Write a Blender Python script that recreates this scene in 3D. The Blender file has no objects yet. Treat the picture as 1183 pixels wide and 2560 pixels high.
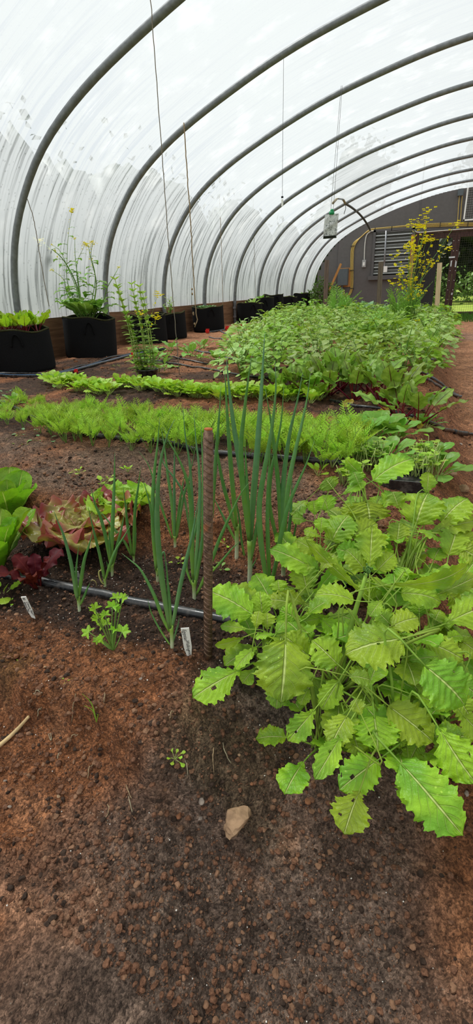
import bpy, math, random
import numpy as np
from mathutils import Matrix, Vector

random.seed(11)
rng = np.random.default_rng(11)
SC = bpy.context.scene
COL = SC.collection
PI = math.pi

# ------------------------------------------------------------------ camera model (1183 x 2560 frame)
F_PX, CX, CY = 1230.0, 591.5, 1280.0
PITCH, ROLL, YAW = math.radians(24.2), math.radians(2.4), math.radians(21.5)
CAM = np.array([0.0, 0.0, 0.5])
FW = np.array([-math.sin(YAW) * math.cos(PITCH), math.cos(YAW) * math.cos(PITCH), -math.sin(PITCH)])
_r0 = np.array([math.cos(YAW), math.sin(YAW), 0.0])
_u0 = np.cross(_r0, FW)
RT = _r0 * math.cos(ROLL) - _u0 * math.sin(ROLL)
UP = _u0 * math.cos(ROLL) + _r0 * math.sin(ROLL)
FH = np.array([-math.sin(YAW), math.cos(YAW), 0.0])      # level forward direction


def ray(px, py):
    return FW + RT * (px - CX) / F_PX - UP * (py - CY) / F_PX


def at_depth(px, py, d):
    return CAM + ray(px, py) * d


def at_y(px, py, y):
    r = ray(px, py)
    return CAM + r * (y / r[1])


def at_x(px, py, x):
    r = ray(px, py)
    return CAM + r * (x / r[0])


def at_plane(px, py, base):
    """Where the sight line meets the upright plane through base that faces the camera."""
    r = ray(px, py)
    return CAM + r * (float((np.asarray(base) - CAM) @ FH) / float(r @ FH))


def depth_of(p):
    return float((np.asarray(p) - CAM) @ FW)


# ------------------------------------------------------------------ noise
def _h(ix, iy, s):
    n = (ix.astype(np.int64) * 374761393 + iy.astype(np.int64) * 668265263 + s * 974634721) & 0x7FFFFFFF
    n = ((n ^ (n >> 13)) * 1274126177) & 0x7FFFFFFF
    n = n ^ (n >> 16)
    return (n & 0xFFFF) / 65535.0


def vnoise(x, y, s=0):
    x = np.asarray(x, float); y = np.asarray(y, float)
    ix = np.floor(x); iy = np.floor(y)
    fx = x - ix; fy = y - iy
    fx = fx * fx * (3 - 2 * fx); fy = fy * fy * (3 - 2 * fy)
    a = _h(ix, iy, s); b = _h(ix + 1, iy, s); c = _h(ix, iy + 1, s); d = _h(ix + 1, iy + 1, s)
    return (a * (1 - fx) + b * fx) * (1 - fy) + (c * (1 - fx) + d * fx) * fy


def fbm(x, y, o=4, s=0):
    t = 0.0; a = 0.5; n = 0.0
    for i in range(o):
        t = t + a * vnoise(x * 2 ** i + 17.3 * i, y * 2 ** i - 9.1 * i, s + i); n += a; a *= 0.5
    return t / n - 0.5


def worley(x, y, s=0):
    ix = np.floor(x); iy = np.floor(y); d = np.full(np.shape(x), 9.0)
    for i in (-1, 0, 1):
        for j in (-1, 0, 1):
            px = ix + i + _h(ix + i, iy + j, s); py = iy + j + _h(ix + i, iy + j, s + 77)
            d = np.minimum(d, (px - x) ** 2 + (py - y) ** 2)
    return np.clip(np.sqrt(d), 0, 1)


def sstep(a, b, x):
    t = np.clip((np.asarray(x, float) - a) / (b - a), 0, 1)
    return t * t * (3 - 2 * t)


# ------------------------------------------------------------------ ground height
def ground_base(x, y):
    x = np.asarray(x, float); y = np.asarray(y, float)
    z = -0.012 * np.clip(y - 2.5, 0, 99) * sstep(-2.3, -0.1, x)
    z = z + 0.035 * sstep(0.84, 0.93, y) * (1 - sstep(1.35, 1.9, y)) * (1 - sstep(-0.2, 0.05, x))
    z = z - 0.02 * (1 - sstep(0.62, 0.7, np.abs(y - 0.79) * 6)) * (1 - sstep(-0.25, -0.1, x))
    edge = 0.10 + 0.005 * y + 0.03 * (vnoise(y * 1.3, 0 * y, 5) - 0.5)
    path = -0.15 - 0.014 * y
    t = sstep(edge - 0.15, edge + 0.10, x)
    yy = y + 0.06 * (vnoise(x * 4.2, 0 * x, 31) - 0.5) + 0.03 * (vnoise(x * 14, y * 14, 32) - 0.5) + 0.012 * (vnoise(x * 45, y * 45, 33) - 0.5)
    left = np.interp(yy, [0.0, 0.25, 0.33, 0.356, 0.372, 0.382, 0.392, 0.402, 0.45, 0.50],
                     [-0.115, -0.108, -0.098, -0.090, -0.080, -0.060, -0.030, -0.018, -0.007, 0.0])
    right = np.interp(yy, [0.2, 0.33, 0.42, 0.5, 0.58, 0.68], [-0.25, -0.215, -0.165, -0.09, -0.03, 0.0])
    w = sstep(-0.30, -0.10, x)
    front = left * (1 - w) + right * w
    return np.minimum(z * (1 - t) + path * t + front * (1 - t), 0.2)


def ground_z(x, y, fine=True):
    x = np.asarray(x, float); y = np.asarray(y, float)
    z = ground_base(x, y)
    z = z + 0.020 * fbm(x * 5, y * 5, 3, 3) * np.clip(y * 1.2, 0.5, 2.0)
    z = z + 0.016 * fbm(x * 22, y * 22, 3, 7)
    if fine:
        k = fbm(x * 75, y * 75, 3, 11)
        am = np.clip(1.6 - .35 * y, .5, 1.0)
        z = z + 0.013 * np.clip(k, -0.3, 0.5)
        c1 = 1 - worley(x * 34, y * 34, 3); c2 = 1 - worley(x * 85, y * 85, 4)
        z = z + am * (0.012 * np.clip(c1 - .45, 0, 1) * sstep(-.05, .2, fbm(x * 9, y * 9, 2, 21)) + 0.007 * np.clip(c2 - .4, 0, 1) * sstep(-.15, .1, fbm(x * 17, y * 17, 2, 23)))
    return z


def gz(x, y):
    return float(ground_z(np.array([x]), np.array([y]), False)[0])


def gp(px, py):
    """Where the sight line through a point of the photograph reaches the soil."""
    r = ray(px, py)
    if r[2] > -1e-3:
        r = r.copy(); r[2] = -1e-3
    t = np.geomspace(0.25, 22.0, 1500)
    P = CAM[None] + r[None] * t[:, None]
    below = P[:, 2] < ground_z(P[:, 0], P[:, 1], False)
    i = int(np.argmax(below)) if below.any() else len(t) - 1
    lo, hi = t[max(i - 1, 0)], t[i]
    for _ in range(14):
        m = (lo + hi) / 2
        p = CAM + r * m
        if p[2] < gz(p[0], p[1]): hi = m
        else: lo = m
    return CAM + r * hi


# ------------------------------------------------------------------ mesh helpers
class MB:
    def __init__(self):
        self.v = []; self.f = []; self.uv = []; self.m = []; self.n = 0

    def add(self, V, Fc, mat=0, uv=None):
        V = np.asarray(V, float)
        self.v.append(V)
        o = self.n
        for q in Fc:
            self.f.append(tuple(i + o for i in q)); self.m.append(mat)
        self.uv.append(np.asarray(uv, float) if uv is not None else np.zeros((len(V), 2)) + 0.02)
        self.n += len(V)
        return self

    def mesh(self, name, mats, smooth=True, origin=None):
        me = bpy.data.meshes.new(name)
        V = np.vstack(self.v) if self.v else np.zeros((0, 3))
        if origin is not None:
            V = V - np.asarray(origin)
        me.from_pydata(V.tolist(), [], self.f)
        for m in mats: me.materials.append(m)
        me.polygons.foreach_set('material_index', self.m)
        me.polygons.foreach_set('use_smooth', [smooth] * len(self.f))
        U = np.vstack(self.uv)
        li = np.zeros(len(me.loops), dtype=np.int32)
        me.loops.foreach_get('vertex_index', li)
        l = me.uv_layers.new(name='UVMap')
        l.data.foreach_set('uv', U[li].astype(np.float32).ravel())
        me.update()
        return me

    def build(self, name, mats, parent=None, smooth=True, origin=None):
        if not isinstance(mats, (list, tuple)): mats = [mats]
        return link(name, self.mesh(name, mats, smooth, origin), parent)


def link(name, me, parent=None, M=None):
    o = bpy.data.objects.new(name, me)
    COL.objects.link(o)
    if parent is not None: o.parent = parent
    if M is not None: o.matrix_local = M
    return o


def tag(o, label=None, cat=None, group=None, kind=None):
    if label: o['label'] = label
    if cat: o['category'] = cat
    if group: o['group'] = group
    if kind: o['kind'] = kind
    return o


def thing(name, label, cat, loc=(0, 0, 0), group=None, rz=0.0, scale=1.0):
    o = bpy.data.objects.new(name, None)
    o.empty_display_size = 0.05
    COL.objects.link(o)
    o.location = [float(c) for c in loc]; o.rotation_euler = (0, 0, rz); o.scale = (scale,) * 3
    return tag(o, label, cat, group)


def dup(root, loc, rz=0.0, scale=1.0, label=None, group=None, tilt=(0, 0)):
    r = root.copy(); COL.objects.link(r)
    r.location = [float(c) for c in loc]; r.rotation_euler = (tilt[0], tilt[1], rz); r.scale = (scale,) * 3
    if label: r['label'] = label
    if group: r['group'] = group
    for ch in list(root.children):
        c = ch.copy(); COL.objects.link(c); c.parent = r
        for g in list(ch.children):
            d = g.copy(); COL.objects.link(d); d.parent = c
    return r


def spline(pts, n):
    """Catmull-Rom through pts, n samples."""
    P = np.asarray(pts, float)
    if len(P) == 2:
        t = np.linspace(0, 1, n)[:, None]
        return P[0] * (1 - t) + P[1] * t
    Q = np.vstack([2 * P[0] - P[1], P, 2 * P[-1] - P[-2]])
    d = np.r_[0, np.cumsum(np.linalg.norm(np.diff(P, axis=0), axis=1) + 1e-9)]
    out = []
    for s in np.linspace(0, d[-1], n):
        i = min(int(np.searchsorted(d, s, side='right')) - 1, len(P) - 2)
        t = (s - d[i]) / (d[i + 1] - d[i])
        a, b, c, e = Q[i], Q[i + 1], Q[i + 2], Q[i + 3]
        out.append(0.5 * ((2 * b) + (-a + c) * t + (2 * a - 5 * b + 4 * c - e) * t * t + (-a + 3 * b - 3 * c + e) * t ** 3))
    return np.array(out)


def tube(mb, path, rad, sides=8, mat=0, cap=True, flat=1.0):
    P = np.asarray(path, float); n = len(P)
    R = np.broadcast_to(np.asarray(rad, float), (n,)) if np.ndim(rad) == 0 else np.interp(np.linspace(0, 1, n), np.linspace(0, 1, len(rad)), rad)
    T = np.gradient(P, axis=0); T /= np.linalg.norm(T, axis=1)[:, None] + 1e-12
    ref = np.array([0, 0, 1.0]) if abs(T[0][2]) < 0.9 else np.array([1.0, 0, 0])
    a = np.cross(T[0], ref); a /= np.linalg.norm(a)
    V = []; UVs = []
    for i in range(n):
        a = a - T[i] * (a @ T[i]); a /= np.linalg.norm(a) + 1e-12
        b = np.cross(T[i], a)
        for k in range(sides):
            g = 2 * PI * k / sides
            V.append(P[i] + R[i] * (math.cos(g) * a + math.sin(g) * b * flat))
            UVs.append((k / sides, i / max(n - 1, 1)))
    Fc = []
    for i in range(n - 1):
        for k in range(sides):
            k2 = (k + 1) % sides
            Fc.append((i * sides + k, i * sides + k2, (i + 1) * sides + k2, (i + 1) * sides + k))
    if cap:
        Fc.append(tuple(range(sides - 1, -1, -1))); Fc.append(tuple((n - 1) * sides + k for k in range(sides)))
    mb.add(V, Fc, mat, UVs)
    return mb


def box(mb, c, s, R=None, mat=0):
    c = np.asarray(c, float); h = np.asarray(s, float) / 2
    V = np.array([[x, y, z] for z in (-1, 1) for y in (-1, 1) for x in (-1, 1)], float) * h
    if R is not None: V = V @ np.asarray(R).T
    F = [(0, 2, 3, 1), (4, 5, 7, 6), (0, 1, 5, 4), (2, 6, 7, 3), (0, 4, 6, 2), (1, 3, 7, 5)]
    # separate corners per face so that flat faces shade flat
    VV = []; FF = []
    for q in F:
        FF.append(tuple(len(VV) + i for i in range(4))); VV += [V[i] + c for i in q]
    mb.add(VV, FF, mat)
    return mb


def bar(mb, a, b, w, d, mat=0, side=(1, 0, 0)):
    a = np.asarray(a, float); b = np.asarray(b, float); t = b - a; L = np.linalg.norm(t); t /= L
    s = np.asarray(side, float); s = s - t * (s @ t); s /= np.linalg.norm(s); u = np.cross(t, s)
    return box(mb, (a + b) / 2, (w, d, L), np.column_stack([s, u, t]), mat)


_ico = {}
def ico(sub):
    if sub not in _ico:
        import bmesh
        bm = bmesh.new(); bmesh.ops.create_icosphere(bm, subdivisions=sub, radius=1.0)
        bm.verts.ensure_lookup_table()
        _ico[sub] = (np.array([v.co[:] for v in bm.verts]), [tuple(v.index for v in f.verts) for f in bm.faces]); bm.free()
    return _ico[sub]


def rock(mb, c, r, sub=2, rough=0.35, sq=(1, 1, 1), mat=0):
    V, Fc = ico(sub)
    V = V.copy()
    for _ in range(7):
        d = rng.normal(size=3); d /= np.linalg.norm(d)
        h = rng.uniform(0.55, 0.9)
        k = np.clip(V @ d - h, 0, None)
        V = V - d[None] * k[:, None]
    V = V * (1 + rough * (rng.random((len(V), 1)) - 0.5) * 0.25) * (np.asarray(sq)[None])
    a = rng.uniform(0, 2 * PI); ca, sa = math.cos(a), math.sin(a)
    V = V @ np.array([[ca, -sa, 0], [sa, ca, 0], [0, 0, 1]]).T
    mb.add(V * r + np.asarray(c), Fc, mat)
    return mb


def frame_m(origin, ydir, nrm):
    """4x4 with local +Y along ydir and local +Z close to nrm."""
    y = np.asarray(ydir, float); L = np.linalg.norm(y); y = y / (L + 1e-12)
    z = np.asarray(nrm, float); z = z - y * (z @ y)
    if np.linalg.norm(z) < 1e-6:
        z = np.cross(y, [1.0, 0.3, 0.2])
    z /= np.linalg.norm(z)
    x = np.cross(y, z)
    M = np.eye(4); M[:3, 0] = x; M[:3, 1] = y; M[:3, 2] = z; M[:3, 3] = origin
    return M


def xf(V, M):
    return np.asarray(V) @ M[:3, :3].T + M[:3, 3]


# ------------------------------------------------------------------ leaf blade
PROF = {
    'mustard': ([0, .04, .10, .13, .19, .23, .32, .45, .60, .75, .88, .96, 1], [.03, .09, .16, .09, .22, .20, .36, .46, .50, .46, .33, .18, .02]),
    'mustardw': ([0, .05, .12, .25, .40, .55, .70, .85, .95, 1], [.08, .26, .34, .42, .49, .50, .47, .34, .17, .02]),
    'beet': ([0, .05, .15, .3, .45, .65, .85, .95, 1], [.03, .24, .42, .50, .49, .40, .24, .10, .01]),
    'spoon': ([0, .15, .35, .5, .65, .8, .92, 1], [.05, .08, .18, .35, .48, .48, .30, .02]),
    'oval': ([0, .1, .3, .5, .7, .9, 1], [.03, .25, .46, .5, .42, .18, .01]),
    'round': ([0, .06, .2, .45, .7, .9, 1], [.06, .28, .46, .52, .47, .27, .02]),
    'romaine': ([0, .1, .3, .5, .7, .85, .95, 1], [.16, .22, .34, .44, .48, .42, .26, .06]),
    'lettuce': ([0, .1, .3, .5, .7, .85, .95, 1], [.20, .30, .50, .62, .68, .62, .42, .14]),
    'lance': ([0, .12, .35, .6, .85, 1], [.03, .3, .5, .42, .18, .01]),
}


def blade(prof, L=1.0, W=1.0, nl=16, nw=6, teeth=0, tamp=0.0, arch=0.0, cup=0.0, wave=0.0, wf=3.0, wrinkle=0.0,
          veins=7, twist=0.0, droop=0.0, holes=0, seed=0, lobes=0.0):
    """Leaf blade along +Y, upper side +Z: V, F, UV."""
    g = np.random.default_rng(seed)
    v = np.linspace(0, 1, nl + 1)[:, None]; u = np.linspace(-1, 1, nw + 1)[None, :]
    pv, pw = PROF[prof]
    w = np.interp(v[:, 0], pv, pw)[:, None] * W
    au = np.abs(u)
    side = np.where(u < 0, 0.0, 0.37)
    ph = g.uniform(0, 1, 2)
    if teeth:
        tv = v * teeth + side + ph[0]
        saw = 1 - (tv - np.floor(tv))
        saw = (saw - .5) * (.45 + 1.1 * _h(np.floor(tv) + 0 * u, np.floor(tv) * 0 + (u > 0) * 7, seed + 3)) + .5
        tv2 = v * (teeth * 0.36) + side + ph[1]
        saw2 = np.abs((tv2 - np.floor(tv2)) - 0.5) * 2
        w = w * (1 + tamp * (saw - 0.5) * au ** 3 + lobes * (saw2 - 0.5) * au ** 2)
    x = u * w
    y = v * L + 0.10 * W * (au ** 2) * (0.4 - v) * 0.5
    a1, a2 = g.uniform(0, 2 * PI, 2)
    z = arch * 4 * v * (1 - v) * L + cup * w * au ** 1.6
    ws = np.where(u < 0, np.sin(2 * PI * wf * v + a1) + 0.5 * np.sin(2 * PI * wf * 1.9 * v + a2), np.sin(2 * PI * wf * v + a2) + 0.5 * np.sin(2 * PI * wf * 2.2 * v + a1))
    z = z + wave * W * ws * au ** 2.2
    if wrinkle:
        ft = v * veins - au * 2.6 + .5 * vnoise(u * 4 + seed, v * 5, seed)
        z = z + wrinkle * W * (np.cos(2 * PI * ft) * (au > 0.05) + 0.6 * (vnoise(u * 3 + 9 * seed, v * 9 + seed, seed) - 0.5)) * (1 - 0.3 * au)
        z = z - wrinkle * W * 0.9 * np.exp(-(au / 0.09) ** 2)
    if twist:
        tw = twist * v
        x, z = x * np.cos(tw) - z * np.sin(tw), x * np.sin(tw) + z * np.cos(tw)
    if droop:                                   # bend downward along the length
        an = droop * v
        r = L / droop if abs(droop) > 1e-6 else 1e9
        y0 = r * np.sin(an); z0 = -r * (1 - np.cos(an))
        y, z = y0 + z * np.sin(an) + (y - v * L) * np.cos(an), z0 + z * np.cos(an) - (y - v * L) * np.sin(an)
    V = np.stack([x + 0 * v, y + 0 * u, z + 0 * u], -1).reshape(-1, 3)
    UVs = np.stack([(u * 0.5 + 0.5) + 0 * v, v + 0 * u], -1).reshape(-1, 2)
    Fc = []
    hs = [(g.uniform(-.8, .8), g.uniform(.25, .9), g.uniform(.028, .06)) for _ in range(holes)]
    for i in range(nl):
        for j in range(nw):
            um = -1 + 2 * (j + .5) / nw; vm = (i + .5) / nl
            if any(((um - a) * .5) ** 2 + (vm - b) ** 2 < c * c for a, b, c in hs): continue
            q = i * (nw + 1) + j
            Fc.append((q, q + 1, q + nw + 2, q + nw + 1))
    return V, Fc, UVs


# ------------------------------------------------------------------ materials
def srgb(r, g, b):
    f = lambda c: (c / 255 / 12.92) if c / 255 <= 0.04045 else ((c / 255 + 0.055) / 1.055) ** 2.4
    return (f(r), f(g), f(b), 1.0)


class NT:
    def __init__(self, name):
        self.m = bpy.data.materials.new(name); self.m.use_nodes = True
        self.t = self.m.node_tree; self.t.nodes.clear()
        self.out = self.t.nodes.new('ShaderNodeOutputMaterial')

    def n(self, typ, _props=None, **ins):
        d = self.t.nodes.new(typ)
        for k, val in (_props or {}).items(): setattr(d, k, val)
        for k, val in ins.items():
            key = int(k[1:]) if k[0] == 'i' and k[1:].isdigit() else k.replace('_', ' ')
            self.set(d, key, val)
        return d

    def set(self, d, key, val):
        s = d.inputs[key]
        if isinstance(val, bpy.types.NodeSocket): self.t.links.new(val, s)
        elif isinstance(val, bpy.types.Node): self.t.links.new(val.outputs[0], s)
        else: s.default_value = val

    def math(self, op, a, b=0.0, c=0.0):
        d = self.n('ShaderNodeMath', {'operation': op}); self.set(d, 0, a); self.set(d, 1, b)
        if op in ('MULTIPLY_ADD', 'SMOOTH_MIN'): self.set(d, 2, c)
        return d.outputs[0]

    def maprange(self, x, a, b, lo=0.0, hi=1.0):
        d = self.n('ShaderNodeMapRange', {'interpolation_type': 'SMOOTHSTEP'})
        for i, val in enumerate((x, a, b, lo, hi)): self.set(d, i, val)
        return d.outputs[0]

    def mix(self, f, a, b, mode='MIX'):
        d = self.n('ShaderNodeMix', {'data_type': 'RGBA', 'blend_type': mode})
        self.set(d, 0, f); self.set(d, 6, a); self.set(d, 7, b)
        return d.outputs[2]

    def noise(self, scale, detail=3, rough=0.6, vec=None):
        d = self.n('ShaderNodeTexNoise', None, Scale=scale, Detail=detail, Roughness=rough)
        if vec is not None: self.set(d, 'Vector', vec)
        return d.outputs[0]

    def obj(self):
        return self.n('ShaderNodeTexCoord').outputs['Object']

    def bump(self, h, strength=0.3, dist=0.01):
        return self.n('ShaderNodeBump', None, Height=h, Strength=strength, Distance=dist).outputs[0]

    def pbr(self, col, rough=0.5, metal=0.0, spec=0.5, normal=None, **kw):
        d = self.n('ShaderNodeBsdfPrincipled')
        self.set(d, 'Base Color', col); self.set(d, 'Roughness', rough); self.set(d, 'Metallic', metal)
        self.set(d, 'Specular IOR Level', spec)
        if normal is not None: self.set(d, 'Normal', normal)
        for k, val in kw.items(): self.set(d, k.replace('_', ' '), val)
        return d.outputs[0]

    def end(self, sh):
        self.t.links.new(sh, self.out.inputs[0]); return self.m


def plain(name, col, rough=0.6, metal=0.0, nscale=40, namp=0.25, bump=0.15, spec=0.4, bdist=0.002):
    k = NT(name); c = k.obj()
    a = k.noise(nscale, 4, 0.6, c)
    col2 = tuple(x * (1 - namp) for x in col[:3]) + (1,); col3 = tuple(min(1, x * (1 + namp)) for x in col[:3]) + (1,)
    f = k.maprange(a, 0.3, 0.7)
    return k.end(k.pbr(k.mix(f, col2, col3), rough, metal, spec, k.bump(a, bump, bdist)))


def leafmat(name, col, vein, rough=0.45, trans=0.35, nv=7.0, vw=0.9, var=0.25, hue=0.03, bump=0.25, spots=0.0, edge=None, blot=None, spec=0.4, gloss_dots=False):
    """Leaf: mid rib and side veins from the blade's own UV, mottling, thin-sheet translucency."""
    k = NT(name)
    uv = k.n('ShaderNodeUVMap').outputs[0]
    sp = k.n('ShaderNodeSeparateXYZ', None, Vector=uv)
    u, v = sp.outputs[0], sp.outputs[1]
    au = k.math('ABSOLUTE', k.math('MULTIPLY_ADD', u, 2.0, -1.0))
    mid = k.maprange(au, 0.075, 0.02)
    s = k.math('FRACT', k.math('SUBTRACT', k.math('MULTIPLY', v, nv), k.math('MULTIPLY', au, 2.6 * nv / 7)))
    s = k.math('FRACT', k.math('ADD', s, k.math('MULTIPLY', k.noise(30, 2, .5, k.obj()), 1.2)))
    tri = k.math('ABSOLUTE', k.math('SUBTRACT', s, 0.5))
    sv = k.math('MULTIPLY', k.maprange(tri, 0.085, 0.02), k.maprange(au, 1.0, 0.25))
    oc = k.obj()
    info = k.n('ShaderNodeObjectInfo').outputs['Random']
    nz = k.noise(60, 4, 0.65, oc)
    nz2 = k.noise(16, 2, 0.5, oc)
    c = k.mix(k.maprange(nz, 0.3, 0.7), tuple(x * 0.86 for x in col[:3]) + (1,), tuple(min(1, x * 1.12) for x in col[:3]) + (1,))
    if blot: c = k.mix(k.maprange(nz2, 0.42, 0.62), c, blot)
    if edge: c = k.mix(k.maprange(au, 0.55, 1.0), c, edge)
    hs = k.n('ShaderNodeHueSaturation', None, Color=c)
    k.set(hs, 'Hue', k.math('MULTIPLY_ADD', info, hue, 0.5 - hue / 2)); k.set(hs, 'Value', k.math('MULTIPLY_ADD', info, var, 1 - var / 2))
    c = hs.outputs[0]
    vm = k.math('MAXIMUM', mid, k.math('MULTIPLY', sv, 0.30))
    c = k.mix(k.math('MULTIPLY', vm, vw), c, vein)
    if spots:
        vo = k.n('ShaderNodeTexVoronoi', None, Scale=130.0); k.set(vo, 'Vector', oc)
        dm = k.math('MULTIPLY', k.maprange(vo.outputs['Distance'], 0.20, 0.12), k.maprange(k.noise(24, 2, .5, oc), 0.50, 0.66))
        c = k.mix(k.math('MULTIPLY', dm, spots), c, tuple(min(1, x * 1.5 + .08) for x in col[:3]) + (1,))
    h = k.math('SUBTRACT', nz, k.math('MULTIPLY', vm, 0.8))
    nb = k.bump(h, bump, 0.003)
    p = k.pbr(c, rough, 0.0, spec, nb)
    t = k.n('ShaderNodeBsdfTranslucent', None, Color=k.mix(1.0, c, (1.0, 1.0, 0.75, 1), 'MULTIPLY'), Normal=nb).outputs[0]
    return k.end(k.n('ShaderNodeMixShader', None, i0=trans, i1=p, i2=t).outputs[0])


def simpleleaf(name, col, trans=0.35, var=0.3, hue=0.03, rough=0.5):
    k = NT(name)
    info = k.n('ShaderNodeObjectInfo').outputs['Random']
    nz = k.noise(28, 3, 0.6, k.obj())
    c = k.mix(k.maprange(nz, 0.3, 0.7), tuple(x * 0.72 for x in col[:3]) + (1,), tuple(min(1, x * 1.22) for x in col[:3]) + (1,))
    hs = k.n('ShaderNodeHueSaturation', None, Color=c)
    k.set(hs, 'Hue', k.math('MULTIPLY_ADD', info, hue, 0.5 - hue / 2)); k.set(hs, 'Value', k.math('MULTIPLY_ADD', info, var, 1 - var / 2))
    p = k.pbr(hs.outputs[0], rough, 0, 0.3)
    t = k.n('ShaderNodeBsdfTranslucent', None, Color=hs.outputs[0]).outputs[0]
    return k.end(k.n('ShaderNodeMixShader', None, i0=trans, i1=p, i2=t).outputs[0])


M = {}
M['mustard'] = leafmat('mustard_leaf', srgb(164, 200, 46), srgb(218, 232, 142), nv=7, vw=.8, spots=0.7, trans=0.30, var=0.42, hue=.035, bump=0.9, rough=.4, blot=srgb(124, 168, 40))
M['mustard_stalk'] = simpleleaf('mustard_stalk', srgb(150, 182, 70), 0.15, 0.15)
M['beet'] = leafmat('beet_leaf', srgb(116, 154, 48), srgb(66, 16, 26), nv=6, vw=1.0, trans=0.35, var=0.45, hue=0.03, blot=srgb(150, 184, 78))
M['beet_old'] = leafmat('yellowed_beet_leaf', srgb(178, 160, 40), srgb(150, 90, 40), nv=6, trans=0.3, blot=srgb(160, 110, 30))
M['beet_stalk'] = simpleleaf('beet_stalk', srgb(120, 24, 42), 0.1, 0.3)
M['chard'] = leafmat('chard_leaf', srgb(158, 196, 44), srgb(80, 50, 30), nv=6, vw=0.8, trans=0.4, var=0.35)
M['mache'] = leafmat('salad_leaf', srgb(164, 202, 58), srgb(170, 205, 90), nv=5, vw=0.45, trans=0.35, var=0.45, hue=0.03)
M['spinach'] = leafmat('spinach_leaf', srgb(122, 172, 58), srgb(160, 195, 90), nv=5, vw=0.5, trans=0.33, var=0.35, rough=0.38)
M['potato'] = leafmat('bean_leaf', srgb(146, 182, 62), srgb(150, 185, 80), nv=6, vw=0.4, trans=0.33, var=0.4, hue=0.04)
M['potato_pale'] = leafmat('pale_bean_leaf', srgb(170, 200, 112), srgb(165, 195, 110), nv=6, vw=0.4, trans=0.35, var=0.4)
M['collard'] = leafmat('brassica_leaf', srgb(126, 174, 66), srgb(190, 210, 150), nv=6, vw=0.7, trans=0.3, var=0.35)
M['kale'] = leafmat('bluish_kale_leaf', srgb(112, 156, 98), srgb(180, 200, 160), nv=6, vw=0.6, trans=0.25, var=0.3)
M['romaine'] = leafmat('romaine_leaf', srgb(134, 182, 36), srgb(200, 220, 110), nv=8, vw=0.75, trans=0.42, var=0.25, bump=0.9, blot=srgb(116, 166, 34))
M['green_lettuce'] = leafmat('green_lettuce_leaf', srgb(160, 202, 60), srgb(200, 226, 130), nv=6, vw=0.5, trans=0.38, var=0.2, bump=0.5)
M['red_lettuce'] = leafmat('red_lettuce_leaf', srgb(150, 140, 52), srgb(204, 150, 120), nv=6, vw=0.5, trans=0.25, var=0.4, hue=0.04, edge=srgb(158, 76, 70), blot=srgb(182, 106, 92), bump=0.8, rough=0.35, spec=0.6)
M['dark_lettuce'] = leafmat('maroon_lettuce_leaf', srgb(84, 20, 20), srgb(120, 44, 40), nv=6, vw=0.4, trans=0.15, var=0.3, rough=0.5, spec=0.15)
M['carrot'] = simpleleaf('carrot_frond', srgb(170, 208, 66), 0.38, 0.4, 0.03)
M['dill'] = simpleleaf('dill_frond', srgb(140, 184, 78), 0.3, 0.3)
M['parsley'] = leafmat('parsley_leaf', srgb(150, 200, 44), srgb(185, 220, 100), nv=4, vw=0.4, trans=0.35, var=0.2)
M['herb'] = simpleleaf('herb_leaf', srgb(166, 202, 74), 0.35, 0.3)
M['herb_dark'] = simpleleaf('dark_herb_leaf', srgb(96, 130, 62), 0.25, 0.3)
M['stem'] = simpleleaf('green_stem', srgb(120, 156, 70), 0.1, 0.2)
M['stem_pale'] = simpleleaf('pale_stem', srgb(190, 205, 120), 0.15, 0.2)
M['flower'] = simpleleaf('yellow_petals', srgb(246, 224, 20), 0.3, 0.1, 0.01)
M['tree'] = simpleleaf('tree_foliage', srgb(34, 50, 26), 0.2, 0.5, 0.04)
M['hedge_green'] = simpleleaf('hedge_foliage', srgb(92, 122, 52), 0.3, 0.3)  # lighter green of the low hedge and the far shrub
M['bark'] = plain('bark', srgb(120, 112, 98), 0.9, 0, 20, 0.3, 0.5)


def onion_mat():
    k = NT('onion_leaf')
    v = k.n('ShaderNodeSeparateXYZ', None, Vector=k.n('ShaderNodeUVMap').outputs[0]).outputs[1]
    info = k.n('ShaderNodeObjectInfo').outputs['Random']
    c = k.mix(k.maprange(v, 0.0, 0.55), srgb(132, 178, 66), srgb(86, 142, 64))
    c = k.mix(k.maprange(v, 0.9, 1.0), c, srgb(96, 130, 84))
    c = k.mix(k.maprange(info, 0.5, 1.0, 0, 0.45), c, srgb(84, 128, 110))
    nz = k.noise(90, 3, .6, k.obj())
    c = k.mix(k.math('MULTIPLY', k.maprange(nz, .3, .7), .35), c, srgb(120, 160, 110))
    p = k.pbr(c, 0.38, 0, 0.5, k.bump(nz, .15, .001))
    t = k.n('ShaderNodeBsdfTranslucent', None, Color=c).outputs[0]
    return k.end(k.n('ShaderNodeMixShader', None, i0=0.12, i1=p, i2=t).outputs[0])


M['onion'] = onion_mat()


def bulb_mat():
    k = NT('onion_stem')
    v = k.n('ShaderNodeSeparateXYZ', None, Vector=k.n('ShaderNodeUVMap').outputs[0]).outputs[1]
    c = k.mix(k.maprange(v, 0.1, 0.95), srgb(216, 222, 190), srgb(140, 178, 70))
    w = k.noise(120, 2, .5, k.obj())
    c = k.mix(k.math('MULTIPLY', k.maprange(w, .5, .7), .3), c, srgb(150, 140, 100))
    return k.end(k.pbr(c, 0.35, 0, .5))


M['bulb'] = bulb_mat()
M['onion_dry'] = simpleleaf('withered_onion_leaf', srgb(190, 180, 110), 0.2, 0.2)
M['rebar'] = None


def rebar_mat():
    k = NT('rusty_steel'); c = k.obj()
    a = k.noise(160, 5, .7, c); b = k.noise(40, 3, .6, c)
    col = k.mix(k.maprange(a, .3, .7), srgb(80, 60, 48), srgb(142, 112, 92))
    col = k.mix(k.math('MULTIPLY', k.maprange(b, .55, .75), .7), col, srgb(150, 86, 46))
    return k.end(k.pbr(col, .72, .25, .4, k.bump(a, .4, .001)))


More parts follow.
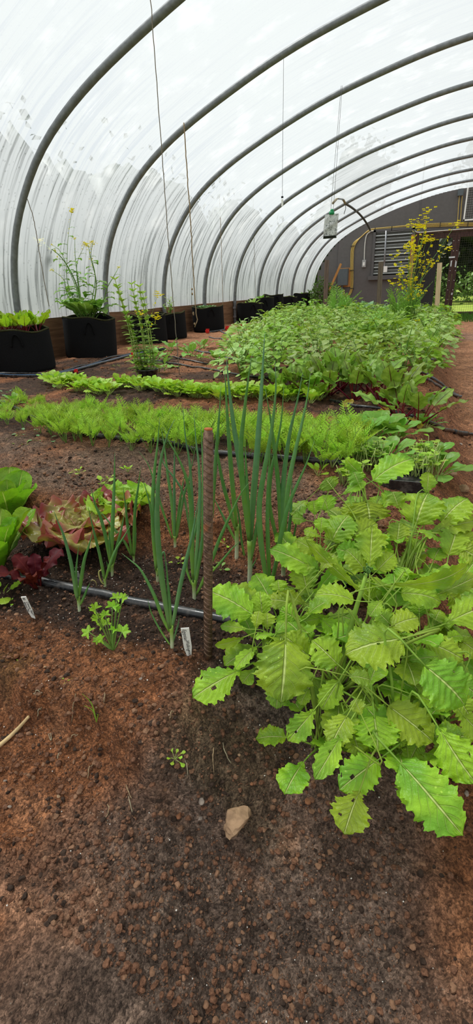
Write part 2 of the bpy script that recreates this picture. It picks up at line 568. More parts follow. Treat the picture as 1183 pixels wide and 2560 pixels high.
M['rebar'] = rebar_mat()
M['rebar_end'] = plain('rust_orange', srgb(176, 100, 52), .9, 0, 200, .3)


def poly_pipe():
    k = NT('black_polyethylene'); c = k.obj()
    a = k.noise(55, 4, .65, c); b = k.noise(300, 2, .5, c)
    col = k.mix(k.maprange(a, .45, .7), srgb(34, 35, 37), srgb(84, 78, 74))
    return k.end(k.pbr(col, k.maprange(a, .35, .65, .22, .5), 0, .6, k.bump(b, .1, .0005)))


M['pipe'] = poly_pipe()
M['pipe_blue'] = plain('blue_stripe', srgb(70, 110, 150), .4, 0, 50, .15)
M['pipe_grey'] = plain('sun_faded_tubing', srgb(92, 96, 100), .35, 0, 60, .2, spec=.6)
M['felt'] = plain('black_felt', srgb(24, 24, 25), .95, 0, 300, .35, .5, .15)
M['felt_rim'] = plain('mossy_rim', srgb(62, 62, 40), .95, 0, 120, .4, .5, .1)
M['compost'] = plain('potting_mix', srgb(52, 40, 30), .95, 0, 90, .4, .8, .2)
M['hoop'] = plain('galvanised_tube', srgb(120, 122, 124), .5, .35, 30, .18, .1, .5)
M['red_plastic'] = plain('red_plastic', srgb(205, 40, 34), .4, 0, 50, .1)
M['white_plastic'] = plain('white_plastic', srgb(248, 247, 242), .45, 0, 60, .05, .05)
M['ink'] = plain('marker_ink', srgb(40, 40, 44), .8, 0, 50, .1)
M['ink_thin'] = plain('faded_ink', srgb(100, 98, 96), .8, 0, 50, .1)
M['wood_weathered'] = None


def woodmat(name, c1, c2, sc=(2, 2, 30), rough=.85):
    k = NT(name)
    mp = k.n('ShaderNodeMapping', None, Vector=k.obj()); k.set(mp, 'Scale', sc)
    a = k.noise(1.0, 6, .65, mp.outputs[0])
    f = k.maprange(a, .32, .68)
    return k.end(k.pbr(k.mix(f, c1, c2), rough, 0, .3, k.bump(a, .4, .003)))


M['wood_weathered'] = woodmat('weathered_wood', srgb(92, 80, 70), srgb(128, 112, 98), (60, 60, 4))
M['wood_pale'] = woodmat('pale_lumber', srgb(206, 178, 140), srgb(232, 208, 172), (50, 50, 3))
M['wood_orange'] = woodmat('fresh_lath', srgb(176, 118, 62), srgb(206, 152, 92), (50, 50, 3))
M['wood_board'] = woodmat('brown_board', srgb(96, 66, 44), srgb(136, 100, 72), (30, 2.0, 34))
M['wood_frame'] = woodmat('dark_stained_frame', srgb(66, 46, 42), srgb(96, 70, 64), (40, 40, 4))
M['wall_paint'] = plain('grey_wall_paint', srgb(104, 101, 100), .85, 0, 14, .05, .08, .3)
M['trim_paint'] = plain('grey_trim_paint', srgb(98, 96, 96), .7, 0, 14, .05, .05, .3)
M['alu'] = plain('louver_metal', srgb(210, 212, 212), .35, .6, 30, .1, .05, .5)
M['louver_dark'] = plain('dark_louver_blade', srgb(92, 92, 86), .5, .1, 30, .12, .05, .4)
M['steel_box'] = plain('grey_enclosure', srgb(92, 100, 104), .5, .1, 30, .06, .05, .4)
M['conduit'] = plain('steel_conduit', srgb(150, 152, 156), .4, .5, 30, .1, .05, .5)
M['cable_yellow'] = plain('yellow_cable', srgb(198, 170, 92), .5, 0, 40, .1, .05)
M['cable_white'] = plain('white_cable', srgb(224, 222, 214), .5, 0, 40, .06, .05)
M['tie'] = plain('cable_tie', srgb(60, 56, 50), .6, 0, 40, .1)
M['twine'] = plain('jute_twine', srgb(150, 128, 98), .95, 0, 200, .35, .6)
M['twine_thin'] = plain('thin_string', srgb(128, 118, 104), .95, 0, 200, .25, .4)
M['wire'] = plain('dark_wire', srgb(70, 66, 62), .6, .3, 40, .1)
M['green_plastic'] = plain('green_cap', srgb(20, 140, 84), .4, 0, 40, .08)
M['copper_pipe'] = plain('dark_pipe', srgb(62, 60, 54), .45, .2, 40, .15)
M['rod'] = plain('tan_rod', srgb(150, 138, 112), .6, 0, 40, .12)
# ================================================================== SOIL
def grid_object(name, xs, ys, Z, mats, col=None, parent=None):
    nx, ny = len(xs), len(ys)
    X, Y = np.meshgrid(xs, ys)
    co = np.stack([X, Y, Z], -1).reshape(-1, 3).astype(np.float32)
    me = bpy.data.meshes.new(name)
    me.vertices.add(nx * ny); me.vertices.foreach_set('co', co.ravel())
    i = np.arange((ny - 1) * (nx - 1)); a = (i // (nx - 1)) * nx + i % (nx - 1)
    q = np.stack([a, a + 1, a + nx + 1, a + nx], -1).astype(np.int32)
    me.loops.add(q.size); me.loops.foreach_set('vertex_index', q.ravel())
    me.polygons.add(len(q))
    me.polygons.foreach_set('loop_start', np.arange(0, q.size, 4, dtype=np.int32))
    me.polygons.foreach_set('loop_total', np.full(len(q), 4, dtype=np.int32))
    me.polygons.foreach_set('use_smooth', np.ones(len(q), dtype=bool))
    for m in mats: me.materials.append(m)
    if col is not None:
        at = me.color_attributes.new('soil', 'FLOAT_COLOR', 'POINT')
        at.data.foreach_set('color', np.concatenate([col.reshape(-1, 3), np.ones((nx * ny, 1))], 1).astype(np.float32).ravel())
    me.update(calc_edges=True); me.validate()
    return link(name, me, parent)


def soil_material():
    k = NT('soil')
    c = k.n('ShaderNodeVertexColor', {'layer_name': 'soil'}).outputs[0]
    o = k.obj()
    a = k.noise(260, 5, .7, o); b = k.noise(38, 4, .65, o)
    m = k.mix(k.maprange(a, .28, .72), (0.38, 0.36, 0.35, 1), (1.6, 1.56, 1.5, 1))
    c = k.mix(1.0, c, m, 'MULTIPLY')
    m2 = k.mix(k.maprange(b, .3, .7), (0.74, 0.72, 0.72, 1), (1.22, 1.2, 1.18, 1))
    c = k.mix(1.0, c, m2, 'MULTIPLY')
    vo = k.n('ShaderNodeTexVoronoi', None, Scale=170.0); k.set(vo, 'Vector', o)
    sp = k.math('MULTIPLY', k.maprange(vo.outputs['Distance'], .17, .10), k.maprange(k.noise(9, 2, .5, o), .47, .62))
    c = k.mix(k.math('MULTIPLY', sp, .55), c, srgb(190, 176, 158))
    wo = k.n('ShaderNodeMix', {'data_type': 'VECTOR'}); k.set(wo, 0, .012); k.set(wo, 4, o); k.set(wo, 5, k.n('ShaderNodeTexNoise', None, Scale=90.0, Vector=o).outputs['Color'])
    grain = []
    for sc_, lo, hi in ((360.0, .62, 1.5), (130.0, .70, 1.36)):
        vg = k.n('ShaderNodeTexVoronoi', None, Scale=sc_); k.set(vg, 'Vector', wo.outputs[1])
        cv = k.n('ShaderNodeSeparateColor', None, Color=vg.outputs['Color']).outputs[0]
        g = k.math('MULTIPLY_ADD', cv, hi - lo, lo)
        cb = k.n('ShaderNodeCombineColor', None, Red=g, Green=g, Blue=g).outputs[0]
        c = k.mix(1.0, c, cb, 'MULTIPLY'); grain.append(k.math('SUBTRACT', 1.0, vg.outputs['Distance']))
    a = k.math('ADD', a, k.math('ADD', k.math('MULTIPLY', grain[0], .55), k.math('MULTIPLY', grain[1], .9)))
    h = k.math('ADD', k.math('MULTIPLY', a, .5), k.math('MULTIPLY', k.noise(900, 3, .6, o), .25))
    return k.end(k.pbr(c, .88, 0, .25, k.bump(h, 1.0, .009)))


def build_ground():
    ys = [-0.7]
    while ys[-1] < 14.7:
        y = ys[-1]
        ys.append(y + (0.012 if y < .22 else 0.0032 if y < .92 else 0.0068 * y - 0.003))
    ys = np.array(ys)
    xl = [-0.85]
    while xl[-1] > -3.3: xl.append(xl[-1] - (0.0045 + 0.012 * (-.85 - xl[-1])))
    xr = [0.3]
    while xr[-1] < 4.9: xr.append(xr[-1] + (0.005 + 0.05 * (xr[-1] - .3)))
    xs = np.r_[np.array(xl[::-1]), np.arange(-0.85 + .0036, 0.2999, .0036), np.array(xr)]
    X, Y = np.meshgrid(xs, ys)
    Z = ground_z(X, Y)
    S = lambda *a: np.array(srgb(*a)[:3])
    clay, humus, ash, pale, mid = S(134, 88, 58), S(50, 40, 34), S(122, 108, 98), S(176, 130, 98), S(112, 94, 80)  # pale: path soil with its sunlit tone put into the colour
    n1 = fbm(X * 7, Y * 7, 4, 50); n2 = fbm(X * 20, Y * 20, 4, 60); n3 = fbm(X * 3, Y * 3, 3, 70)
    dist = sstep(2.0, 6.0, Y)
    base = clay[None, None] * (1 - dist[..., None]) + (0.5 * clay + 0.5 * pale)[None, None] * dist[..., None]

    def over(base, col, w):
        w = np.clip(w, 0, 1)[..., None]
        return base * (1 - w) + col[None, None] * w

    # compost worked into the beds
    w = sstep(.475, .53, Y + .06 * n1 + .03 * n2) * (1 - sstep(.80, .88, Y + .1 * n1)) * (1 - sstep(-.12, .06, X))
    base = over(base, humus, .92 * w + 0 * n2)
    base = over(base, mid, .9 * sstep(.9, 1.0, Y) * (1 - sstep(1.35, 1.6, Y)) * (1 - sstep(-.2, .05, X)) * sstep(-.25, .2, n1 + .1))
    w = sstep(1.3, 1.5, Y) * (1 - sstep(3.7, 4.1, Y)) * (1 - sstep(-.25, -.05, X)) * sstep(-.16, .12, n3 + n1 * .6)
    base = over(base, humus * 1.2, .88 * w)
    # ashy patch by the mustard, pale crust patches on the walked-on soil, moss at the lip
    w = sstep(-.33, -.2, X + .12 * n1) * (1 - sstep(.02, .12, X)) * (1 - sstep(.66, .74, Y)) * sstep(-.12, .08, n1 + .10)
    base = over(base, ash * .8, .8 * w)
    w = (1 - sstep(.36, .44, Y)) * sstep(.02, .16, n1)
    base = over(base, ash * 1.2, .35 * w)
    w = (1 - sstep(.34, .42, Y)) * sstep(.06, .2, n3 - .1 * n2)
    base = over(base, humus * 1.5, .3 * w)
    w = sstep(.36, .40, Y) * (1 - sstep(.46, .5, Y)) * sstep(.03, .16, n1) * (1 - sstep(-.2, -.05, X))
    base = over(base, S(86, 76, 34), .35 * w)
    w = sstep(.12, .3, X) * sstep(.9, 1.5, Y)
    base = over(base, pale * .95, .85 * w * sstep(-.3, .1, n3 + .1))
    w = sstep(7.5, 8.2, Y + 2 * n3) * (1 - sstep(9.0, 9.8, Y)) * sstep(.15, .3, X)
    base = over(base, S(150, 122, 108), .6 * w)
    w = sstep(.1, .3, n2) * .35
    base = over(base, pale * .8, w)
    base = np.clip(base * (1 + .7 * n2[..., None] + .5 * fbm(X * 60, Y * 60, 3, 90)[..., None]), .004, 1)
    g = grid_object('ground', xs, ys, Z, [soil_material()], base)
    tag(g, 'reddish brown greenhouse soil with dark compost beds', 'ground', None, 'structure')


build_ground()

# loose crumbs and white specks: nobody could count them
_clods = [plain('clod_red', srgb(112, 79, 60), .95, 0, 300, .4, .8, .2), plain('clod_dark', srgb(60, 47, 39), .95, 0, 120, .35, .5, .2),
          plain('clod_tan', srgb(128, 96, 74), .95, 0, 120, .3, .5, .2)]
def crumbs(n, ymax, pw):
    y = .2 + ymax * rng.random(n) ** pw; x = rng.uniform(-1, 0, n) * (.95 * (y + .25)) + rng.random(n) * .12
    k_ = x > -.9; x, y = x[k_], y[k_]
    return x, y, ground_z(x, y)


cr = MB()
for x, y, z in zip(*crumbs(26000, .95, 1.25)):
    r = .0008 + .0040 * rng.random() ** 6
    m = rng.choice(3, p=[.25, .62, .13] if .49 < y < .84 else [.66, .16, .18])
    rock(cr, (x, y, z + r * .2), r, 2 if r > .0024 else 1, 1.0, (1, rng.uniform(.6, 1.2), rng.uniform(.5, .9)), int(m))
tag(cr.build('soil_crumbs', _clods, None, False), 'loose crumbs of soil scattered over the front beds', 'soil crumbs', None, 'stuff')
cr = MB()
n_ = 5200
yy_ = 1.0 + 3.6 * rng.random(n_) ** 1.6; xx_ = -yy_ * 1.05 * rng.random(n_) + .25 * rng.random(n_) * (yy_ > 1.3)
for x, y, z in zip(xx_, yy_, ground_z(xx_, yy_)):
    r = (.0016 + .006 * rng.random() ** 4) * (.7 + .3 * y)
    rock(cr, (x, y, z + r * .25), r, 1, 1.0, (1, rng.uniform(.6, 1.2), rng.uniform(.5, .9)), int(rng.choice(3, p=[.45, .38, .17])))
tag(cr.build('soil_crumbs', _clods, None, False), 'loose crumbs of soil scattered between the rear rows', 'soil crumbs', None, 'stuff')
cr = MB()
for x, y, z in zip(*crumbs(1500, .8, .8)):
    if rng.random() > (1.0 if .47 < y < .85 else .35): continue
    r = rng.uniform(.0004, .0012)
    rock(cr, (x, y, z + r * .5), r, 1, .4)
tag(cr.build('perlite', [plain('perlite', srgb(236, 230, 220), .9, 0, 50, .05)], None, False), 'tiny white perlite specks in the dark compost', 'perlite', None, 'stuff')

# ================================================================== TUNNEL
PX = [-3.20, -3.19, -3.17, -3.12, -3.04, -2.90, -2.68, -2.30, -1.84, -1.32, -.85, -.13, .6]
PZ = [-.15, .40, .60, .80, 1.0, 1.21, 1.46, 1.71, 1.92, 2.12, 2.25, 2.40, 2.455]
PROFILE = np.array(list(zip(PX, PZ)) + [(1.2 - x, z) for x, z in list(zip(PX, PZ))[-2::-1]])
arc = spline(PROFILE, 90)
for _ in range(3): arc[1:-1] = .25 * arc[:-2] + .5 * arc[1:-1] + .25 * arc[2:]
HOOP_Y = [3.42 + 1.251 * n for n in range(-2, 9)]
ORD = ['first', 'second', 'third', 'fourth', 'fifth', 'sixth', 'seventh', 'eighth', 'ninth', 'tenth', 'eleventh', 'twelfth', 'thirteenth']
for i, y in enumerate(HOOP_Y):
    n = len(HOOP_Y) - i                     # counted from the grey end wall
    t = thing('greenhouse_hoop', 'grey steel tunnel hoop, %s in line counting from the grey end wall' % ORD[n - 1], 'hoop', (.6, y, 0), 'hoops holding up the plastic tunnel')
    mb = MB(); tube(mb, np.array([(p[0] - .6, 0, p[1]) for p in arc]), .026, 10)
    mb.build('tube', M['hoop'], t)
    for zb in (.10, .24):
        mb = MB(); box(mb, (arc[0][0] - .6 + .015, -.03, zb), (.05, .03, .03)); mb.build('bracket', M['conduit'], t)


def film_material():
    k = NT('condensation_film')
    uv = k.n('ShaderNodeUVMap').outputs[0]
    mp = k.n('ShaderNodeMapping', None, Vector=uv); k.set(mp, 'Scale', (.55, 11.0, 1))
    s = k.noise(1.6, 5, .62, mp.outputs[0])
    mp2 = k.n('ShaderNodeMapping', None, Vector=uv); k.set(mp2, 'Scale', (.35, 30.0, 1))
    s2 = k.noise(1.3, 4, .6, mp2.outputs[0])
    big = k.noise(.9, 3, .55, uv)
    streak = k.math('MULTIPLY', k.math('ADD', k.maprange(s, .50, .62), k.math('MULTIPLY', k.maprange(s2, .54, .64), .7)), k.maprange(big, .32, .6, .25, 1.0))
    vo = k.n('ShaderNodeTexVoronoi', None, Scale=26.0); k.set(vo, 'Vector', uv)
    dr = k.math('MULTIPLY', k.maprange(vo.outputs['Distance'], .22, .12), .35)
    arcu = k.n('ShaderNodeSeparateXYZ', None, Vector=uv).outputs[0]
    low = k.maprange(arcu, 2.6, 1.0, .35, 1.0)          # run-off gathers on the steep lower film
    clear = k.math('MINIMUM', k.math('MULTIPLY', k.math('ADD', streak, dr), low), 1.0)
    wisp = k.maprange(k.noise(2.6, 4, .6, uv), .5, .72)
    film = k.mix(k.math('MULTIPLY', wisp, .5), (.325, .35, .365, 1), (.455, .475, .485, 1))
    d = k.n('ShaderNodeBsdfDiffuse', None, Color=film).outputs[0]
    t = k.n('ShaderNodeBsdfTranslucent', None, Color=film).outputs[0]
    f = k.n('ShaderNodeMixShader', None, i0=.72, i1=d, i2=t).outputs[0]
    tr = k.n('ShaderNodeBsdfTransparent', None, Color=(.88, .92, .94, 1)).outputs[0]
    f = k.n('ShaderNodeMixShader', None, i0=k.math('MULTIPLY_ADD', clear, .50, .17), i1=f, i2=tr).outputs[0]
    return k.end(f)


def build_film():
    ys = np.arange(-2.2, 14.66, .156)
    A = arc[arc[:, 1] > .33 - .02]
    nrm = np.gradient(A, axis=0); nrm = np.stack([-nrm[:, 1], nrm[:, 0]], -1); nrm /= np.linalg.norm(nrm, axis=1)[:, None]
    s = np.r_[0, np.cumsum(np.linalg.norm(np.diff(A, axis=0), axis=1))]
    V = []; U = []
    for y in ys:
        ph = (y - 3.42) / 1.251
        sag = .012 * math.cos(2 * PI * ph)
        for j in range(len(A)):
            w = .006 * math.sin(7 * y + 3 * s[j]) * sstep(.2, .9, min(s[j], s[-1] - s[j]))
            off = .030 + sag * .5 + w
            V.append((A[j][0] + nrm[j][0] * off, y, A[j][1] + nrm[j][1] * off)); U.append((s[j], y))
    n = len(A)
    Fc = [(i * n + j, i * n + j + 1, (i + 1) * n + j + 1, (i + 1) * n + j) for i in range(len(ys) - 1) for j in range(n - 1)]
    mb = MB(); mb.add(V, Fc, 0, U)
    o = mb.build('ceiling', film_material())
    tag(o, 'translucent plastic film of the tunnel streaked with condensation', 'plastic film', None, 'structure')


build_film()

# timber boards along the feet of the film
for side, x in (('left', -3.245), ('right', 4.445)):
    mb = MB()
    for z0, z1, j in ((.1255, .345, 0), (-.12, .125, 1)):
        y = -1.9 + .7 * j
        while y < 14.6:
            L = min(3.05, 14.62 - y)
            box(mb, (x + .004 * j, y + L / 2, (z0 + z1) / 2), (.042, L - .006, z1 - z0)); y += L
    tag(mb.build('baseboard_' + side, M['wood_board']), kind='structure')

# ================================================================== END WALL, LOUVRED WINDOW, DOORS
WY = 14.70
mb = MB()
def wall_rect(x0, x1, z0, z1): box(mb, ((x0 + x1) / 2, WY + .06, (z0 + z1) / 2), (x1 - x0, .12, z1 - z0))
cuts = sorted(set([round(v, 3) for v in np.arange(-3.22, 4.43, .09)] + [-1.66, -.76, -.70, 1.34]))
for xa, xb in zip(cuts[:-1], cuts[1:]):
    xm = (xa + xb) / 2; zt = float(np.interp(xm, arc[:, 0], arc[:, 1])) + .05
    if -1.66 < xm < -.76: wall_rect(xa, xb, 1.74, zt); wall_rect(xa, xb, -.6, .72)
    elif -.70 < xm < 1.34: wall_rect(xa, xb, 1.66, zt)
    else: wall_rect(xa, xb, -.6, zt)
tag(mb.build('wall_back', M['wall_paint']), 'dark grey painted end wall of the building', 'wall', None, 'structure')
mb = MB()
for x in (-2.62, -.64, .36): box(mb, (x, WY - .004, 2.4 if x > -1 else .9), (.025, .012, 1.5 if x > -1 else 1.6))
tag(mb.build('trim_1', M['trim_paint']), kind='structure')

w = thing('window_1', 'louvred window with bright metal slats in the grey end wall', 'window', (-1.21, WY, .72)); w['kind'] = 'structure'
mb = MB()
for x in (-.47, .47): box(mb, (x, -.02, .5), (.06, .06, 1.08))
box(mb, (0, -.02, 1.03), (1.0, .06, .06))
mb.build('window_frame', M['trim_paint'], w)
mb = MB(); box(mb, (0, -.05, -.05), (1.12, .13, .10)); mb.build('window_sill', M['trim_paint'], w)
mb = MB(); box(mb, (0, .10, .5), (.9, .01, 1.05)); mb.build('backing', plain('dark_inside', srgb(60, 60, 56), .9, 0, 10, .05), w)
for i in range(7):
    z = .045 + i * .145
    sl = MB(); box(sl, (0, .03, z + .07), (.88, .010, .135), np.array(Matrix.Rotation(-.35, 3, 'X')))
    s = sl.build('slat', M['louver_dark'], w)
    e = MB(); box(e, (0, -.008, z), (.88, .016, .020)); e.build('slat_edge', M['alu'], s)
    e = MB(); box(e, (0, .002, z + .072), (.86, .008, .007)); e.build('slat_seam', M['alu'], s)

w2 = thing('window_2', 'white framed mesh vent high on the end wall above the doors', 'vent', (1.0, WY, 1.86)); w2['kind'] = 'structure'
mb = MB()
for x in (-.62, .62): box(mb, (x, -.02, .5), (.035, .03, 1.1))
for z in (-.03, 1.03): box(mb, (0, -.02, z), (1.27, .03, .035))
mb.build('window_frame', M['white_plastic'], w2)
mb = MB()
for i in range(26): box(mb, (-.6 + i * .048, -.012, .5), (.005, .005, 1.04))
for i in range(22): box(mb, (0, -.012, i * .048), (1.2, .005, .005))
mb.build('vent_mesh', M['wire'], w2)
mb = MB(); box(mb, (0, -.004, .5), (1.22, .006, 1.04)); mb.build('backing', plain('vent_back', srgb(122, 120, 118), .8, 0, 30, .05), w2)


def door(name, x0, x1, label, hinge_left, plates):
    d = thing(name, label, 'door', ((x0 + x1) / 2, WY + .02, -.33)); d['kind'] = 'structure'
    W = x1 - x0; H = 1.93
    mb = MB()
    for sx in (-1, 1): box(mb, (sx * (W / 2 - .045), 0, H / 2), (.09, .045, H))
    for z in (.06, H - .06): box(mb, (0, 0, z), (W - .181, .045, .12))
    mb.build('frame', M['wood_frame'], d)
    mb = MB()
    for i in range(int(W / .05)): box(mb, (-W / 2 + .03 + i * .05, -.026, H / 2), (.0035, .0035, H - .02))
    for i in range(int(H / .05)): box(mb, (0, -.026, .03 + i * .05), (W - .03, .0035, .0035))
    mb.build('wire_mesh', M['wire'], d)
    for x, z, sx, sz in plates:
        mb = MB(); box(mb, (x, -.032, z), (sx, .012, sz)); mb.build('bolt_plate', M['alu'], d)
    mb = MB()
    for i in range(8):
        rock(mb, ((W / 2 - .045) * (1 if hinge_left else -1) + rng.uniform(-.02, .02), -.028, .2 + i * .22), .011, 1)
    mb.build('screw_heads', M['white_plastic'], d)
    return d


door('door_1', -.69, .27, 'left half of the brown wire mesh double door', True, [(.43, 1.38, .14, .035), (.43, 1.24, .028, .13)])
door('door_2', .275, 1.33, 'right half of the brown wire mesh double door', False, [(-.475, 1.22, .03, .13), (-.475, .55, .035, .05)])
mb = MB(); box(mb, (.32, WY + .02, 1.635), (2.04, .10, .055)); tag(mb.build('trim_2', M['wood_frame']), kind='structure')

# ------------------------------------------------------------------ outdoors
mb = MB()
V = []
lx = np.linspace(-26, 30, 57); ly = np.linspace(-9, 46, 57)
for y in ly:
    for x in lx: V.append((x, y, -.42 + .05 * math.sin(x * .7) * math.sin(y * .6) + (0.02 * max(0, y - 24))))
Fc = [(i * 57 + j, i * 57 + j + 1, (i + 1) * 57 + j + 1, (i + 1) * 57 + j) for i in range(56) for j in range(56)]
mb.add(V, Fc)
k = NT('lawn'); nz = k.noise(3, 5, .7, k.obj())
tag(mb.build('lawn', k.end(k.pbr(k.mix(k.maprange(nz, .3, .7), srgb(84, 106, 34), srgb(118, 132, 50)), .9, 0, .2))), 'sunlit lawn outside the tunnel', 'lawn', None, 'structure')


def foliage(mb, c, r, n, size, mat=0, flat=.8):
    """Leafy clump: many small leaf quads through a lumpy ball."""
    d = rng.normal(size=(n, 3)); d /= np.linalg.norm(d, axis=1)[:, None]
    rad = (.45 + .6 * rng.random(n) ** .5) * (1 + .25 * np.sin(4 * d[:, 0] + 3 * d[:, 2]))
    P = np.asarray(c) + d * rad[:, None] * np.asarray(r)
    for p, q in zip(P, d):
        nn = q + rng.normal(size=3) * .6 + np.array([0, 0, .4])
        Mx = frame_m(p, rng.normal(size=3), nn)
        s = size * rng.uniform(.6, 1.3)
        mb.add(xf([(-.32 * s, .4 * s, 0), (0, 0, 0), (.32 * s, .4 * s, .08 * s), (0, s, -.06 * s)], Mx), [(0, 1, 2), (0, 2, 3)], mat)


def tree(label, loc, h, r, mat, n=1500, size=.3, group='trees beyond the tunnel', trunk=True, cat='tree'):
    t = thing('tree', label, cat, loc, group)
    mb = MB()
    for i in range(7):
        a = rng.uniform(0, 2 * PI); rr = rng.uniform(.2, .6) * r
        zc = h * rng.uniform(.3, .85)
        foliage(mb, (rr * math.cos(a), rr * math.sin(a), zc), (r * .6, r * .6, h * .22), n // 7, size)
        rock(mb, (rr * math.cos(a), rr * math.sin(a), zc), r * .52, 3, .6, (1, 1, h * .22 / (r * .6)))
    rock(mb, (0, 0, h * .32), r * .7, 3, .6, (1, 1, h * .3 / (r * .7)))
    mb.build('foliage', mat, t)
    if trunk:
        mb = MB(); tube(mb, [(0, 0, -.1), (.05, 0, h * .3), (-.04, .05, h * .75)], [.05 * h ** .8, .03 * h ** .8, .015 * h], 8)
        mb.build('trunk', M['bark'], t)
    return t


tL = tree('dark leafy tree seen dimly through the left plastic film, one of a row', (-11, 3.5, -.4), 4.6, 2.2, M['tree'], 1300, .34, 'trees along the left side of the tunnel')
for x, y, s in ((-11.5, 10.5, 1.15), (-11, 17.5, 1.05)):
    dup(tL, (x, y, -.4), rng.uniform(0, 6), s)
tR = tree('dark evergreen tree beyond the lawn seen through the mesh doors, one of a row', (1.9, 27, -.3), 6.5, 2.6, M['tree'], 2600, .3, 'dark trees beyond the mesh doors')
for x, y, s in ((-4.2, 28, 1.0), (7.6, 28, 1.0)):
    dup(tR, (x, y, -.3), rng.uniform(0, 6), s)
tb = thing('hedge', 'pale green low hedge at the far edge of the lawn', 'hedge', (3.0, 24.5, -.3))
mb = MB()
for i in range(16): foliage(mb, (-4.5 + i * .62 + rng.uniform(-.2, .2), rng.uniform(-.2, .2), .55), (.6, .5, .75), 190, .17)
mb.build('foliage', M['hedge_green'], tb)
tb = thing('hedge', 'tall dark hedge closing the view behind the trees beyond the doors', 'hedge', (2.0, 33.5, -.3))
mb = MB()
for i in range(16):
    c = (-11 + i * 1.5 + rng.uniform(-.3, .3), rng.uniform(-.4, .4), rng.uniform(1.4, 2.2)); rock(mb, c, 1.5, 3, .6, (1, .7, 1.7)); foliage(mb, c, (1.5, 1.1, 2.5), 150, .34)
mb.build('foliage', M['tree'], tb)
tb = thing('hedge', 'long dark hedge seen dimly through the lower left plastic film', 'hedge', (-7.2, 8.0, -.4))
mb = MB()
for i in range(30):
    c = (rng.uniform(-.2, .2), -10 + i * .85, 1.3 + .25 * math.sin(i * .8)); rock(mb, c, 1.0, 3, .5, (.8, 1, 2.3)); foliage(mb, c, (.85, 1.0, 2.6), 130, .2)
mb.build('foliage', M['tree'], tb)
t = thing('sapling_trunk', 'thin pale leaning trunk in front of the hedge', 'tree trunk', (1.62, 22.5, -.35))
mb = MB(); tube(mb, [(.08, 0, -.1), (.06, 0, .4), (-.02, 0, .85), (-.08, 0, 1.3)], [.035, .03, .02], 7); mb.build('bark', M['bark'], t)
t = thing('hanging_pole', 'pale slim bare trunk high among the dark trees', 'tree trunk', (2.35, 25.5, -.3))
mb = MB(); tube(mb, [(0, 0, -.1), (.03, 0, 1.6), (.0, .0, 3.2)], [.06, .05, .03], 7); mb.build('bark', M['bark'], t)
mb = MB(); box(mb, (0, 0, .85), (.56, .03, 2.1))
for i in range(9): box(mb, (-.26 + i * .065, -.02, .85), (.02, .012, 2.1))
o = mb.build('screen_panel', plain('charcoal_sheet', srgb(66, 66, 70), .7, 0, 20, .08)); o.location = (-.40, WY + .45, -.40)
tag(o, 'charcoal ribbed sheet standing just outside the mesh doors', 'panel')

# grass growing in at the door sill
mb = MB()
for i in range(2600):
    x = rng.uniform(.12, 1.6); y = rng.uniform(12.4, 14.6)
    if rng.random() > (y - 12.1) / 2.2: continue
    z = gz(x, y); h = rng.uniform(.05, .16); a = rng.uniform(0, 2 * PI); dx, dy = math.cos(a), math.sin(a)
    b = rng.uniform(.2, .7) * h
    mb.add([(x - .006 * dy, y + .006 * dx, z), (x + .006 * dy, y - .006 * dx, z), (x + .004 * dy + b * .4 * dx, y - .004 * dx + b * .4 * dy, z + h * .6), (x + b * dx, y + b * dy, z + h)], [(0, 1, 2), (0, 2, 3)])
tag(mb.build('grass', simpleleaf('grass_blades', srgb(74, 116, 38), .3, .3)), 'green grass growing along the sill of the mesh doors', 'grass', None, 'stuff')

# ------------------------------------------------------------------ light and camera
W_ = bpy.data.worlds.new('overcast'); SC.world = W_; W_.use_nodes = True
nt = W_.node_tree; nt.nodes.clear()
bg = nt.nodes.new('ShaderNodeBackground'); ow = nt.nodes.new('ShaderNodeOutputWorld')
tc = nt.nodes.new('ShaderNodeTexCoord'); sx = nt.nodes.new('ShaderNodeSeparateXYZ'); mr = nt.nodes.new('ShaderNodeMapRange')
nt.links.new(tc.outputs['Generated'], sx.inputs[0]); nt.links.new(sx.outputs[2], mr.inputs[0])
mr.inputs[1].default_value = -.05; mr.inputs[2].default_value = .75
mx = nt.nodes.new('ShaderNodeMix'); mx.data_type = 'RGBA'
nt.links.new(mr.outputs[0], mx.inputs[0])
mx.inputs[6].default_value = (.62, .67, .72, 1); mx.inputs[7].default_value = (1.0, 1.0, 1.0, 1)
nt.links.new(mx.outputs[2], bg.inputs[0]); bg.inputs[1].default_value = .74
nt.links.new(bg.outputs[0], ow.inputs[0])

sl = bpy.data.lights.new('sun', 'SUN'); sl.energy = 6.6; sl.angle = math.radians(18); sl.color = (1, .965, .90)
so = bpy.data.objects.new('sun', sl); COL.objects.link(so)
so.rotation_euler = Vector((-.55, .15, 1.0)).to_track_quat('Z', 'Y').to_euler()

cd = bpy.data.cameras.new('camera'); co = bpy.data.objects.new('camera', cd); COL.objects.link(co)
cd.sensor_fit = 'HORIZONTAL'; cd.sensor_width = 36.0; cd.lens = F_PX / 1183 * 36.0; cd.clip_start = .02; cd.clip_end = 200
mw = Matrix.Identity(4)
for i in range(3):
    mw[i][0] = RT[i]; mw[i][1] = UP[i]; mw[i][2] = -FW[i]; mw[i][3] = CAM[i]
co.matrix_world = mw
SC.camera = co
SC.view_settings.view_transform = 'Standard'; SC.view_settings.look = 'None'
SC.view_settings.exposure = 0.55; SC.view_settings.gamma = 1.0; SC.view_settings.use_curve_mapping = False
SC.cycles.max_bounces = 7; SC.cycles.diffuse_bounces = 3; SC.cycles.glossy_bounces = 2; SC.cycles.transmission_bounces = 4; SC.cycles.transparent_max_bounces = 6
SC.cycles.sample_clamp_indirect = 6.0
